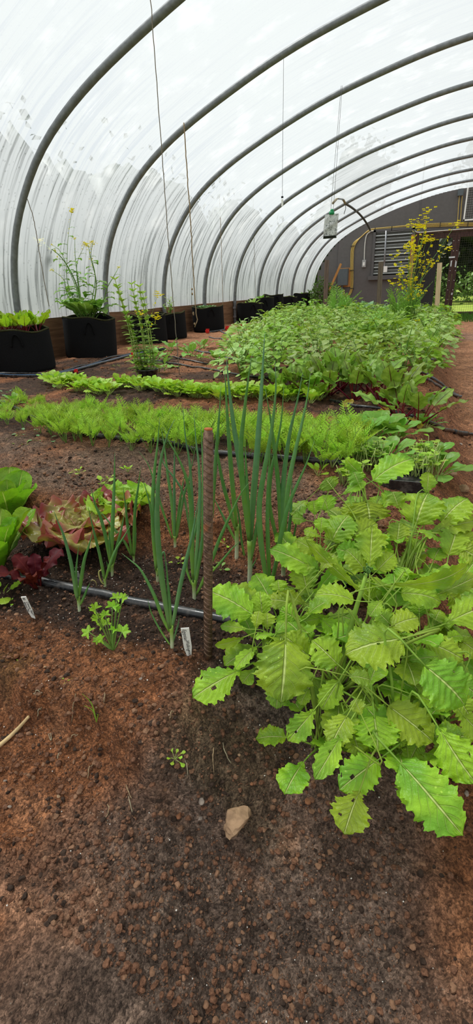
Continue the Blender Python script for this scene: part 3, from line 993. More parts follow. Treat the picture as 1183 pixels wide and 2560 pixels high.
# ================================================================== HOSES
def hose(name, label, cat, px, r, mat, lift=0.0, n=60, stripe=None, group=None, world=None):
    pts = [gp(*p) for p in px] if world is None else world
    P = spline(pts, n)
    for i in range(len(P)):
        P[i][2] = max(P[i][2], gz(P[i][0], P[i][1]) + r * .55) + lift
    K = np.convolve(np.r_[[P[0, 2]] * 2, P[:, 2], [P[-1, 2]] * 2], np.ones(5) / 5, 'valid'); P[:, 2] = K
    t = thing(name, label, cat, P[0], group)
    mb = MB(); tube(mb, P - P[0], r, 12)
    o = mb.build('tube', mat, t)
    if stripe:
        mb = MB(); tube(mb, P - P[0] + np.array([0, 0, r * .8]) + FH * -r * .5, r * .28, 6); mb.build('stripe', stripe, t)
    return t, P


t, P = hose('irrigation_pipe', 'thick black irrigation pipe lying on the dark soil behind the plant labels', 'pipe',
            [(-60, 1428), (0, 1440), (60, 1447), (130, 1462), (200, 1478), (300, 1500), (400, 1521), (500, 1541), (600, 1556), (720, 1570), (800, 1566)], .0085, M['pipe'])
hose('irrigation_pipe', 'black irrigation pipe crossing the carrot row and curving up at left', 'pipe',
     [(-70, 985), (0, 1006), (40, 1026), (100, 1055), (200, 1086), (300, 1101), (400, 1114), (500, 1134), (560, 1142), (700, 1152), (800, 1160), (870, 1168)], .009, M['pipe'], .006)
hose('drip_hose', 'black supply hose with blue stripe running in front of the nearest grow bag', 'hose',
     [(-70, 941), (0, 941), (60, 943), (120, 942), (180, 931), (240, 915), (305, 897), (350, 886), (415, 876)], .011, M['pipe'], .004, stripe=M['pipe_blue'])
hose('drip_hose', 'thin black supply hose lying just behind the blue striped hose', 'hose',
     [(-70, 936), (0, 936), (60, 937), (120, 936), (180, 925), (240, 909), (300, 892), (350, 882), (410, 871)], .008, M['pipe'], .004)
hose('drip_hose', 'black drip hose running right from the potted tall herb', 'hose',
     [(375, 903), (420, 910), (470, 918), (560, 933), (640, 945), (720, 948)], .007, M['pipe'], .004)
hose('drip_hose', 'faded grey drip hose between the young broad leaved plants', 'hose',
     [(465, 876), (500, 881), (545, 892), (590, 900), (650, 908)], .008, M['pipe_grey'], .004)
hose('drip_hose', 'short dark drip hose at the foot of the row of young broad leaved plants', 'hose',
     [(405, 886), (440, 895), (480, 903), (520, 912)], .006, M['pipe'], .003)
hose('drip_hose', 'pale grey drip line branching from the red fitting by the fourth grow bag', 'hose', [(550, 828), (570, 838), (605, 856)], .009, M['pipe_grey'], .004)
hose('drip_hose', 'grey drip line running level toward the bean plants from the grow bags', 'hose', [(523, 844), (560, 852), (600, 860)], .007, M['pipe_grey'], .004)
hose('drip_hose', 'thin grey drip line farthest back by the bean plants', 'hose', [(592, 824), (620, 832), (650, 841), (700, 852)], .007, M['pipe_grey'], .004)
hose('drip_hose', 'black header hose along the far grow bags carrying the red fittings', 'hose', [(515, 833), (545, 829), (575, 825), (610, 818), (640, 812), (680, 803), (720, 796)], .012, M['pipe'], .004)
hose('drip_hose', 'thin black drip hose behind the row of salad greens', 'hose', [(262, 964), (320, 968), (420, 981), (510, 990)], .006, M['pipe'], .004)
t, P = hose('drip_hose', 'black drip hose under the beet leaves ending in a sleeve on the path', 'hose',
            [(826, 1004), (900, 1020), (960, 1028), (1030, 1042), (1065, 1056), (1105, 1075), (1140, 1083), (1190, 1088)], .0075, M['pipe'], .003)
mb = MB(); k0 = int(len(P) * .78); tube(mb, P[k0:k0 + 9] - P[0], .0115, 12); mb.build('sleeve', M['pipe'], t)
hose('drip_hose', 'upper of two grey drip hoses bent down onto the path edge', 'hose', [(1036, 932), (1062, 935), (1085, 950), (1115, 972), (1145, 991)], .0075, M['pipe_grey'], .004)
hose('drip_hose', 'lower of two grey drip hoses bent down onto the path edge', 'hose', [(1043, 945), (1066, 951), (1100, 970), (1128, 985), (1153, 994)], .0075, M['pipe_grey'], .004)
for lab, px in (('black hose end on the path edge beside the fennel', [(1060, 907), (1085, 912), (1116, 921)]),
                ('thick grey hose stub poking from the bed edge beside the fennel', [(1072, 901), (1088, 902), (1103, 903)]),
                ('grey hose stub behind the thick stub on the bed edge', [(1080, 891), (1092, 892), (1104, 892)]),
                ('thin dark hose stub on the path, third from the grass', [(1096, 886), (1104, 886), (1114, 888)]),
                ('dark hose stub on the path, second from the grass', [(1110, 847), (1118, 848), (1126, 850)]),
                ('flat dark hose end on the path nearest the grass', [(1112, 838), (1128, 840), (1146, 843)])):
    hose('hose_end', lab, 'hose', px, .010 if 'thick' in lab else .008, M['pipe_grey'] if 'grey' in lab else M['pipe'], .006, 12)
for lab, (px, py) in (('red fitting by the fourth grow bag, first on the header hose', (519, 830)), ('red fitting right of the fourth grow bag', (568, 823)),
                      ('red fitting between the fourth and fifth grow bags', (606, 818)), ('red fitting in front of the fifth grow bag', (660, 806)),
                      ('red fitting in front of the sixth grow bag', (675, 803)), ('red fitting farthest along the header hose', (713, 799)),
                      ('red fitting left of the tall potted herb base', (333, 889)), ('red fitting behind the tall potted herb', (363, 877)),
                      ('red fitting among the salad greens by the nearest grow bag', (191, 930))):
    g0 = gp(px, py + 4); s = 9.5 / F_PX * depth_of(g0)
    t = thing('hose_fitting', lab, 'fitting', g0)
    mb = MB(); tube(mb, [(-s * .45, 0, s * .55), (s * .45, 0, s * .55)], s * .34, 8); box(mb, (0, 0, s * .55), (s * .35, s * .9, s * .9))
    mb.build('body', M['red_plastic'], t)
    mb = MB(); box(mb, (.1 * s, 0, s * 1.05), (s * .95, s * .22, s * .25)); mb.build('lever', M['red_plastic'], t)

# ================================================================== REBAR AND LABELS
b0 = gp(520, 1640); top = at_plane(521, 1074, b0)
t = thing('rebar_stake', 'rusty ribbed steel rebar stake standing upright in the front bed', 'rebar stake', b0)
ax = top - b0; L = np.linalg.norm(ax); ax /= L
R0 = .0062
mb = MB(); tube(mb, [-ax * .05, ax * L * .5, ax * L], R0 * .86, 16); mb.build('bar', M['rebar'], t)
mb = MB()
e1 = np.cross(ax, FH); e1 /= np.linalg.norm(e1); e2 = np.cross(ax, e1)
i = 0
while i * .0083 < L - .01:
    zc = i * .0083 + .006
    for sgn in (1, -1):                       # slanting ribs on both faces
        pts = [ax * (zc + .0042 * math.cos(a) * sgn * .9) + (e1 * math.cos(a) + e2 * math.sin(a) * sgn) * R0 * .9 for a in np.linspace(.12, PI - .12, 9)]
        tube(mb, pts, [.0003, .0012, .0014, .0012, .0003], 6)
    i += 1
for sgn in (1, -1): tube(mb, [e1 * R0 * .85 * sgn - ax * .04, e1 * R0 * .85 * sgn + ax * (L - .004)], .0012, 6)
mb.build('ribs', M['rebar'], t)
mb = MB(); tube(mb, [ax * (L - .0005), ax * (L + .0015)], R0 * .84, 14); mb.build('cut_end', M['rebar_end'], t)


def letters(txt, parent, M4, size, mat, shear=.25, name='handwriting'):
    cu = bpy.data.curves.new(name, 'FONT'); cu.body = txt; cu.size = size; cu.shear = shear; cu.extrude = .00012; cu.space_character = 1.0
    tmp = bpy.data.objects.new(name, cu); COL.objects.link(tmp)
    me = bpy.data.meshes.new_from_object(tmp.evaluated_get(bpy.context.evaluated_depsgraph_get()))
    bpy.data.objects.remove(tmp); me.materials.clear(); me.materials.append(mat)
    return link(name, me, parent, Matrix(M4.tolist()))


def plant_label(label, topl, topr, botl, botr, mat, tip=True):
    b = gp((botl[0] + botr[0]) / 2, (botl[1] + botr[1]) / 2)
    c = [at_plane(*p, b) for p in (topl, topr, botl, botr)]
    tm = (c[0] + c[1]) / 2; bm_ = (c[2] + c[3]) / 2
    tm = tm - FH * .012                                        # leans a little toward the viewer's side
    yv = tm - bm_; H = np.linalg.norm(yv); xv = ((c[1] - c[0]) + (c[3] - c[2])) / 2; W = np.linalg.norm(xv)
    nrm = np.cross(xv, yv)
    t = thing('plant_label', label, 'plant label', b)
    Mx = frame_m(bm_ - b, yv, nrm)
    mb = MB()
    o = [(-W / 2, H), (W / 2, H), (W / 2, .022), (W * .26, 0), (0, -.022), (-W * .26, 0), (-W / 2, .022)]
    V = [(x, y, .0006) for x, y in o] + [(x, y, -.0006) for x, y in o]
    n = len(o)
    mb.add(xf(V, Mx), [tuple(range(n))[::-1], tuple(range(n, 2 * n))] + [(i, (i + 1) % n, n + (i + 1) % n, n + i) for i in range(n)])
    mb.build('tag', mat, t, smooth=False)
    return t, Mx, W, H


def down_text(t, Mx, W, H, txt, size, x0, y0, mat, shear=.3):
    """Writing that runs down the length of the label."""
    R4 = np.eye(4); R4[:3, 0] = (0, -1, 0); R4[:3, 1] = (1, 0, 0); R4[:3, 2] = (0, 0, 1); R4[:3, 3] = (x0, y0, .0008)
    letters(txt, t, Mx @ R4, size, mat, shear)


t, Mx, W, H = plant_label('white plant label with handwriting reading down, right of the front onion', (454, 1559), (474, 1555), (464, 1643), (483, 1640), M['white_plastic'])
down_text(t, Mx, W, H, 'Egyptian', W * .62, -W * .30, H * .97, M['ink_thin'])
down_text(t, Mx, W, H, 'Walking', W * .60, -W * .12, H * .60, M['ink_thin'])
down_text(t, Mx, W, H, 'onion', W * .56, -W * .04, H * .26, M['ink_thin'])
t, Mx, W, H = plant_label('narrow white plant label with black writing below the maroon lettuce', (59, 1482), (72, 1481), (80, 1549), (92, 1548), M['white_plastic'])
down_text(t, Mx, W, H, '80', W * .66, -W * .28, H * .97, M['ink'], .1)
down_text(t, Mx, W, H, 'Crimson  Red P', W * .60, W * .06, H * .80, M['ink'])
down_text(t, Mx, W, H, 'lettuce Pop .', W * .60, -W * .42, H * .80, M['ink'])
t, Mx, W, H = plant_label('grey plant label half hidden behind the leftmost onion', (184, 1424), (200, 1417), (190, 1462), (203, 1458), plain('grey_plastic', srgb(150, 148, 144), .6, 0, 40, .1))
down_text(t, Mx, W, H, 'VI', W * .6, 0, H * .6, M['ink'])

# ================================================================== ONIONS
def tube_leaf(mb, P, r, mat):
    """Hollow onion leaf: narrow at the sheath, swelling, drawn out to a point."""
    tube(mb, P, [r * .62, r * .88, r, r, r * .95, r * .85, r * .7, r * .5, r * .28, r * .05], 10, mat)


def onion(label, base, stem_top, stem_w, leaves, kinks=()):
    b = gp(*base); d = depth_of(b)
    s1 = at_plane(*stem_top, b); pxm = d / F_PX
    t = thing('onion_plant', label, 'onion', b)
    mb = MB()
    sp = spline([(0, 0, -.012), (s1 - b) * .5 + RT * .0008, (s1 - b)], 9)
    r = stem_w / 2 * pxm
    tube(mb, sp, [r * 1.05, r * 1.0, r, r * 1.05, r * 1.2], 12)
    mb.build('stem', M['bulb'], t)
    for li, lf in enumerate(leaves):
        pts, w = lf[0], lf[1]
        mat = M['onion_dry'] if len(lf) > 2 and lf[2] == 'dry' else M['onion']
        dz = rng.uniform(-.05, .05)
        Q = []
        for i, p in enumerate(pts):                 # listed tip first
            q = at_plane(*p, b); h = max(0, q[2] - b[2])
            base_p = b + FH * (dz * h / .25 + (li % 3 - 1) * .0035)
            Q.append(at_plane(*p, base_p) - b)
        Q = Q[::-1]
        mb = MB(); tube_leaf(mb, spline(Q, 22), w / 2 * pxm, 0)
        mb.build('leaf', mat, t)
    return t


onion('tall onion with the highest leaf tip, thick pale stem right of the rebar', (624, 1452), (625, 1352), 12,
      [([(662, 834), (656, 940), (648, 1060), (640, 1170), (632, 1260), (627, 1350)], 15), ([(566, 892), (574, 980), (587, 1080), (605, 1190), (620, 1290), (624, 1352)], 14),
       ([(631, 884), (622, 940), (611, 1030), (603, 1110), (606, 1200), (616, 1290), (622, 1350)], 12), ([(612, 1097), (616, 1180), (620, 1260), (624, 1340)], 9),
       ([(657, 1200), (650, 1270), (640, 1330), (628, 1400)], 9), ([(642, 1392), (640, 1400), (630, 1420), (626, 1440)], 5)])
onion('onion with a pale ringed stem just behind the tallest onion', (591, 1394), (592, 1312), 10,
      [([(562, 920), (568, 1030), (577, 1160), (585, 1250), (592, 1315)], 11), ([(538, 1072), (545, 1140), (557, 1205), (572, 1262), (589, 1325)], 9),
       ([(533, 1240), (550, 1275), (570, 1315), (589, 1352)], 7), ([(553, 965), (548, 1040), (541, 1130), (534, 1230), (530, 1300)], 9),
       ([(584, 1212), (590, 1250), (599, 1300), (604, 1350), (613, 1400), (618, 1425)], 6)])
onion('onion in front of the mustard edge with leaves splaying right', (671, 1482), (672, 1462), 11,
      [([(688, 905), (690, 970), (680, 1070), (657, 1200), (648, 1270), (652, 1350), (660, 1410), (669, 1468)], 13), ([(677, 1110), (670, 1220), (669, 1300), (671, 1380), (675, 1468)], 10),
       ([(786, 1103), (766, 1160), (746, 1205), (722, 1262), (703, 1338), (690, 1410), (679, 1462)], 11), ([(700, 1372), (690, 1400), (684, 1430), (677, 1465)], 7),
       ([(637, 1437), (645, 1450), (655, 1470), (664, 1490)], 9)])
onion('onion at the back of the tall clump, stems hidden by mustard leaves', (708, 1440), (708, 1400), 11,
      [([(757, 932), (744, 1000), (727, 1072), (716, 1140), (709, 1205), (704, 1290), (706, 1400)], 12), ([(776, 934), (769, 990), (757, 1050), (733, 1152), (719, 1232), (712, 1310), (710, 1400)], 12),
       ([(710, 964), (704, 1046), (690, 1125), (678, 1180), (674, 1260), (690, 1340), (702, 1400)], 9), ([(663, 970), (672, 1020), (680, 1070), (690, 1152), (700, 1260), (705, 1400)], 11),
       ([(731, 1190), (727, 1285), (719, 1352), (712, 1420)], 9), ([(753, 1262), (744, 1290), (735, 1340), (716, 1410)], 6)])
onion('onion directly left of the rebar, pale bulb just above the black pipe', (485, 1500), (484, 1452), 9,
      [([(457, 1010), (464, 1095), (474, 1155), (480, 1240), (482, 1340), (483, 1455)], 8), ([(485, 1030), (490, 1100), (497, 1160), (500, 1240), (495, 1340), (486, 1455)], 9),
       ([(503, 1054), (505, 1110), (508, 1190), (508, 1290), (504, 1370), (488, 1460)], 9), ([(408, 1068), (425, 1110), (441, 1135), (466, 1195), (477, 1262), (479, 1360), (482, 1445)], 10),
       ([(501, 1235), (494, 1290), (486, 1340), (470, 1390), (466, 1420), (480, 1462)], 7), ([(630, 1201), (606, 1228), (575, 1290), (548, 1350), (530, 1400), (508, 1452), (489, 1490)], 9),
       ([(602, 1352), (580, 1372), (555, 1402), (530, 1430)], 6), ([(513, 1290), (505, 1345), (498, 1400), (487, 1470)], 9)])
onion('onion left of the rebar at the rear with several crossing leaves', (437, 1368), (437, 1340), 7,
      [([(403, 1068), (410, 1110), (420, 1190), (430, 1260), (435, 1345)], 8), ([(437, 1098), (436, 1160), (436, 1250), (437, 1345)], 7), ([(488, 1122), (474, 1190), (458, 1248), (442, 1345)], 6),
       ([(347, 1128), (370, 1160), (384, 1200), (405, 1270), (430, 1345)], 6), ([(463, 1180), (452, 1240), (446, 1290), (439, 1350)], 7), ([(393, 1110), (410, 1160), (440, 1200), (460, 1240), (475, 1330)], 6)])
onion('slim onion left of the crossing onions, white stem in the dark soil', (393, 1452), (392, 1420), 7,
      [([(400, 1042), (394, 1110), (384, 1205), (382, 1300), (390, 1425)], 10), ([(403, 1182), (392, 1240), (387, 1320), (391, 1425)], 8), ([(355, 1192), (372, 1250), (382, 1310), (391, 1430)], 7),
       ([(416, 1430), (410, 1380), (398, 1410), (394, 1440)], 5)])
onion('foremost onion, growing left of the white handwritten label', (429, 1622), (428, 1566), 9,
      [([(436, 1050), (418, 1090), (400, 1165), (393, 1290), (402, 1424), (424, 1570)], 13), ([(304, 1383), (325, 1400), (352, 1425), (384, 1485), (405, 1540), (423, 1578)], 9),
       ([(497, 1240), (482, 1332), (468, 1390), (454, 1450), (440, 1520), (430, 1572)], 10), ([(416, 1400), (419, 1450), (424, 1510), (427, 1568)], 8), ([(369, 1496), (377, 1528), (392, 1560), (410, 1590), (425, 1612)], 5),
       ([(448, 1540), (446, 1560), (440, 1580), (433, 1605)], 5)])
onion('leftmost onion, growing in front of the black pipe', (197, 1526), (195, 1490), 8,
      [([(134, 1275), (145, 1305), (158, 1335), (176, 1400), (187, 1460), (194, 1495)], 9), ([(233, 1326), (222, 1365), (211, 1400), (203, 1450), (197, 1492)], 9), ([(197, 1363), (193, 1400), (190, 1440), (195, 1490)], 6),
       ([(181, 1420), (184, 1450), (188, 1480), (194, 1500)], 6), ([(226, 1455), (219, 1470), (210, 1492), (200, 1513)], 7), ([(242, 1468), (240, 1456), (233, 1450), (227, 1453)], 2.2, 'dry')])
onion('small onion with a curled yellow leaf behind the black pipe', (262, 1470), (261, 1444), 6,
      [([(220, 1266), (229, 1305), (240, 1350), (251, 1395), (260, 1446)], 7), ([(234, 1325), (244, 1370), (255, 1410), (261, 1446)], 6), ([(330, 1308), (308, 1345), (288, 1378), (272, 1420), (264, 1448)], 7),
       ([(250, 1430), (254, 1419), (258, 1416), (257, 1424), (248, 1428), (248, 1440), (254, 1455), (261, 1462)], 4, 'dry')])
onion('onion with one long upright leaf in front of the green lettuce', (279, 1441), (280, 1410), 7,
      [([(287, 1130), (286, 1200), (283, 1275), (280, 1350), (279, 1412)], 10), ([(227, 1219), (237, 1258), (252, 1295), (266, 1350), (277, 1412)], 9), ([(312, 1282), (303, 1325), (293, 1365), (282, 1414)], 8),
       ([(272, 1310), (274, 1350), (277, 1412)], 6), ([(266, 1402), (270, 1415), (277, 1430)], 5)])
onion('onion nearest the green lettuce on its right side', (334, 1406), (333, 1385), 6,
      [([(352, 1165), (346, 1215), (338, 1275), (334, 1388)], 8), ([(308, 1216), (314, 1265), (319, 1310), (330, 1388)], 7), ([(247, 1274), (267, 1298), (290, 1328), (310, 1352), (328, 1388)], 7), ([(341, 1315), (339, 1350), (336, 1388)], 5),
       ([(318, 1250), (316, 1300), (324, 1350), (331, 1390)], 6)])

# ================================================================== STRINGS, TRAP, RIDGE PIPE
def roof_z(x):
    return float(np.interp(x, arc[:, 0], arc[:, 1]))


def string(label, px, r, mat, base=None, name='hanging_string', roof=True):
    b = gp(*px[-1]) if base is None else base
    pts = [at_plane(*p, b) for p in px]
    if roof:
        tp = pts[0].copy(); d = pts[0] - pts[1]; tp = pts[0] + d * ((roof_z(pts[0][0]) - .03 - pts[0][2]) / max(d[2], 1e-3)); pts = [tp] + pts
    t = thing(name, label, 'string', pts[-1])
    P = spline(pts, 60) - pts[-1]
    P[1:-1] += rng.normal(size=(58, 3)) * r * .35
    mb = MB(); tube(mb, P, r, 6); mb.build('twine', mat, t)
    return t, pts


string('thin slack string hanging in front of the film beside the tall flowering bag plant', [(66, 491), (85, 552), (100, 640), (112, 710), (123, 766)], .0028, M['twine_thin'], base=np.array([-2.6, 3.55, 0]))
string('thin string hanging between the second and third grow bags down to the salad row', [(413, 491), (424, 640), (437, 800), (449, 938)], .0024, M['twine_thin'])
t, _ = string('thickest brown twine, hanging with a frayed knot in front of the fourth grow bag', [(472, 491), (478, 580), (484, 690), (490, 780), (493, 800), (487, 818)], .0046, M['twine'], base=np.array([-1.95, 4.6, .3]))
mb = MB()
for z in (.0, .17, .19, .52, .60): rock(mb, (rng.uniform(-.004, .004), 0, z * .5 + .03), .009, 1, .5, (1, 1, 1.6))
mb.build('knots', M['twine'], t)
string('brown string hanging left of the fifth grow bag', [(549, 491), (553, 600), (556, 700), (559, 822)], .0030, M['twine'])
string('faint thin string hanging in front of the fifth grow bag', [(633, 491), (635, 580), (638, 700), (642, 806)], .0028, M['twine_thin'])

c0 = at_y(827, 566, 5.6)
t = thing('insect_trap', 'clear insect trap bag with green cap hanging from the tunnel roof', 'insect trap', c0)
tb = bpy.data.materials.new('clear_bag')
k = NT('crinkled_clear_bag'); nz = k.noise(34, 5, .75, k.obj()); n2 = k.noise(16, 3, .6, k.obj())
col = k.mix(k.maprange(nz, .37, .52), srgb(84, 92, 88), srgb(232, 234, 230))
sh = k.pbr(col, .2, 0, .7, k.bump(nz, .9, .02))
sh = k.n('ShaderNodeMixShader', None, i0=k.maprange(n2, .4, .7, .12, .5), i1=sh, i2=k.n('ShaderNodeBsdfTransparent').outputs[0]).outputs[0]
bagm = k.end(sh)
mb = MB()
nv_, nu_ = 14, 16; V = []
hw, hh = .068, .105
for i in range(nv_ + 1):
    v = i / nv_; z = hh - 2 * hh * v
    for j in range(nu_):
        a = 2 * PI * j / nu_; pil = math.sin(PI * min(max(v, .04), .96)) ** .5
        x = hw * math.cos(a) * (1.0 + .02 * math.sin(9 * v + a)); y = .022 * pil * math.sin(a) * (1 + .35 * math.sin(13 * v + 3 * a))
        V.append((x + .012 * (.5 - v), y, z))
mb.add(V, [(i * nu_ + j, i * nu_ + (j + 1) % nu_, (i + 1) * nu_ + (j + 1) % nu_, (i + 1) * nu_ + j) for i in range(nv_) for j in range(nu_)])
mb.build('bag', bagm, t)
mb = MB(); box(mb, (-.004, 0, -hh + .012), (.125, .034, .022)); mb.build('trapped_insects', plain('dark_insects', srgb(34, 36, 28), .9, 0, 90, .5, .8, .2), t)
mb = MB(); tube(mb, [(.006, 0, hh - .005), (.006, 0, hh + .022)], .026, 12); tube(mb, [(.006, 0, hh + .018), (.009, 0, hh + .042)], [.020, .014], 10); mb.build('cap', M['green_plastic'], t)
zr = roof_z(c0[0]) - c0[2] - .05
mb = MB(); tube(mb, [(-.005, 0, hh + .03), (.05, 0, zr)], .0016, 5); mb.build('cord', M['wire'], t)
mb = MB(); tube(mb, [(.02, 0, hh + .03), (.06, 0, zr)], .0016, 5); mb.build('cord', M['wire'], t)

c1 = at_y(706, 500, 4.6)
t = thing('hanging_tag', 'small white tag with a dark band hanging near the trap from the roof', 'tag', c1)
mb = MB(); box(mb, (0, 0, -.02), (.016, .003, .05)); mb.build('strip', M['white_plastic'], t)
mb = MB(); box(mb, (0, 0, .020), (.018, .004, .014)); mb.build('band', M['ink'], t)
mb = MB(); tube(mb, [(0, 0, .02), (.01, 0, roof_z(c1[0]) - c1[2] - .05)], .0015, 5); mb.build('cord', M['wire'], t)

yj = HOOP_Y[-3]
j0 = at_y(864, 509, yj); e = at_y(926, 576, WY - .05)
P = [at_y(864, 509, yj), at_y(880, 519, yj + .8), at_y(897, 533, yj + 1.7), at_y(910, 548, yj + 2.4), at_y(919, 562, yj + 2.85), e]
t = thing('conduit_pipe', 'dark curved conduit crossing the hoops down to the cables on the end wall', 'pipe', j0)
mb = MB(); tube(mb, spline(P, 30) - j0, .022, 10); mb.build('pipe', M['copper_pipe'], t)
u0 = at_y(851, 491, yj - .4); dd = (u0 - j0); P2 = [j0, u0, j0 + dd * 2.2]
P2[2][2] = min(P2[2][2], roof_z(P2[2][0]) - .06)
mb = MB(); tube(mb, spline(P2, 12) - j0, .020, 10); mb.build('upper_length', M['rod'], t)
mb = MB(); tube(mb, [(0, 0, 0), (.01, 0, -.08), (-.02, 0, -.17)], .006, 6); mb.build('loose_tie', M['tie'], t)

# ================================================================== CABLES, BOXES, POSTS ON THE END WALL
def wall_path(px, off=(0, 0), y=WY - .02):
    return [at_y(p[0], p[1], y) + np.array([off[0], 0, off[1]]) for p in px]


A = [(1300, 561), (1183, 561), (1140, 561), (1060, 564), (1000, 569), (960, 573), (925, 576), (906, 590), (890, 604), (882, 622), (880, 660), (880, 700), (879, 722), (873, 736), (866, 739), (860, 733), (857, 722)]
o0 = at_y(880, 690, WY)
t = thing('cable_bundle', 'bundle of yellow cables strapped along the grey end wall', 'cables', o0)
for kx in range(4):
    q = (kx - 1.5) * .022
    P = []
    for i, p in enumerate(A):
        off = (0, q) if i < 6 else ((q * .7, q * .7) if i < 8 else ((q, 0) if i < 12 else (q * .8, -abs(q) * .3)))
        P.append(at_y(p[0], p[1], WY - .02 - .004 * kx) + np.array([off[0], 0, off[1]]) - o0)
    mb = MB(); tube(mb, spline(P, 90), .0085, 8); mb.build('cable', M['cable_yellow'], t)
for (a, b_) in (((1158, 470), (1150, 556)), ((1151, 470), (1143, 558))):
    P = [at_y(*a, WY - .03) - o0, at_y((a[0] + b_[0]) / 2, (a[1] + b_[1]) / 2, WY - .03) - o0, at_y(*b_, WY - .03) - o0, at_y(b_[0] - 12, 563, WY - .03) - o0]
    mb = MB(); tube(mb, spline(P, 20), .0085, 8); mb.build('cable', M['cable_yellow'], t)
for px, py, s in ((1101, 561, 0), (980, 571, 0), (938, 575, 0), (1170, 561, 0), (882, 615, 1), (880, 676, 1), (880, 721, 1)):
    c = at_y(px, py, WY - .03) - o0
    mb = MB(); box(mb, c, (.014, .04, .105) if not s else (.105, .04, .014)); mb.build('cable_tie', M['tie'], t)
o1 = at_y(911, 659, WY)
t = thing('switch_box', 'small light grey switch box on the wall fed by a white cable', 'switch box', o1)
mb = MB(); box(mb, (0, -.04, 0), (.095, .08, .17)); mb.build('box', plain('switch_grey', srgb(168, 168, 168), .5, 0, 40, .08), t)
mb = MB(); box(mb, (0, -.085, -.01), (.045, .012, .08)); mb.build('toggle', M['white_plastic'], t)
mb = MB(); tube(mb, spline([at_y(*p, WY - .03) - o1 for p in ((911, 650), (912, 620), (914, 600), (918, 586), (928, 578))], 24), .013, 8); mb.build('cable', M['cable_white'], t)
o1 = at_y(1033, 572, WY)
t = thing('white_cable', 'white cable running under the yellow cables over the doors', 'cable', o1)
mb = MB(); tube(mb, spline([at_y(*p, WY - .035) - o1 for p in ((926, 578), (960, 575), (1000, 573), (1030, 572), (1038, 577), (1048, 581), (1100, 577), (1140, 574), (1183, 571), (1290, 566))], 70), .012, 8)
mb.build('cable', M['cable_white'], t)
o1 = at_y(860, 693, WY)
t = thing('electrical_box', 'dark grey electrical box on a wooden backing low on the end wall', 'electrical box', o1)
mb = MB(); box(mb, (0, -.09, 0), (.26, .16, .40)); mb.build('enclosure', M['steel_box'], t)
mb = MB(); box(mb, (-.005, -.174, .0), (.245, .012, .385)); mb.build('cover', M['steel_box'], t)
mb = MB(); box(mb, (.03, -.012, -.01), (.34, .02, .46)); mb.build('backing_board', M['wood_orange'], t)
mb = MB(); tube(mb, [(-.02, -.09, -.20), (-.02, -.09, -.62), (-.02, -.09, -1.1)], .024, 10); mb.build('conduit', M['conduit'], t)
mb = MB(); tube(mb, [(-.02, -.09, -.50), (-.02, -.09, -.56)], .034, 10); mb.build('coupling', M['conduit'], t)
o1 = at_y(963, 640, WY)
t = thing('louver_rod', 'slim grey conduit with a small box hanging in front of the louvred window', 'conduit', o1)
P = [at_y(966, 577, WY - .10) - o1, at_y(960, 678, WY - .10) - o1]
mb = MB(); tube(mb, P, .020, 8); mb.build('pipe', M['conduit'], t)
c = at_y(964, 673, WY - .12) - o1
mb = MB(); box(mb, c + np.array([0, 0, 0]), (.09, .08, .14)); mb.build('box', M['white_plastic'], t)
o1 = at_y(1151, 489, WY)
t = thing('junction_box', 'small grey junction box above the vertical yellow cables', 'junction box', o1)
mb = MB(); box(mb, (0, -.05, .06), (.12, .10, .14)); mb.build('box', M['steel_box'], t)


def post(label, topp, botp, w, d, mat, y, name='wooden_stake'):
    b = at_y(*botp, y); tp = at_y(topp[0], topp[1], y)
    zb = gz(b[0], b[1]); e = tp - b; bb = b + e * ((zb - .1 - b[2]) / e[2])
    t = thing(name, label, 'stake', (bb[0], bb[1], zb))
    mb = MB(); bar(mb, bb - t.location, tp - np.array(t.location), w, d, 0, (1, 0, 0)); mb.build('post', mat, t)
    return t


post('weathered grey wooden stake left of the electrical box', (818, 650), (813, 770), .085, .06, M['wood_weathered'], 12.0)
post('brown weathered wooden stake in front of the louvred window', (953, 654), (945, 790), .075, .05, M['wood_weathered'], 9.6)
post('pale new wooden stake in front of the mesh doors', (1100, 657), (1091, 794), .075, .045, M['wood_pale'], 9.6)
post('orange wooden lath standing among the yellow flowers', (1033, 587), (1022, 790), .058, .03, M['wood_orange'], 10.4, 'wooden_lath')
post('orange wooden lath leaning beside the electrical box', (853, 659), (822, 730), .05, .03, M['wood_orange'], 13.2, 'wooden_lath')
# ================================================================== PLANT BUILDERS
def bend(V, droop, T, pw=1.4):
    """Bend points laid out along +Y (length T) so that the far end nods toward -Z by droop radians."""
    s = np.linspace(0, 1, 40); an = droop * s ** pw
    Yc = np.r_[0, np.cumsum(np.cos((an[1:] + an[:-1]) / 2))] / 39 * T; Zc = -np.r_[0, np.cumsum(np.sin((an[1:] + an[:-1]) / 2))] / 39 * T
    u = np.clip(V[:, 1] / T, 0, 1); a = droop * u ** pw
    y = np.interp(u, s, Yc) + V[:, 2] * np.sin(a) + np.clip(V[:, 1] - T, 0, None); z = np.interp(u, s, Zc) + V[:, 2] * np.cos(a)
    return np.column_stack([V[:, 0], y, z])


def leaf_mesh(name, mats, prof, L, W, pl, pr, droop=.8, pw=1.4, **kw):
    """One leaf: stalk of length pl, then the blade; returns (whole) mesh."""
    T = pl + L
    V, Fc, U = blade(prof, L, W, **kw); V = V + np.array([0, pl, 0])
    mb = MB(); mb.add(bend(V, droop, T, pw), Fc, 0, U)
    if pl > 0:
        y = np.linspace(0, pl + .12 * L, 6); P = bend(np.column_stack([0 * y, y, 0 * y - pr * .5]), droop, T, pw)
        tube(mb, P, [pr * 1.3, pr, pr * .5], 6, 1)
    return mb.mesh(name, mats)


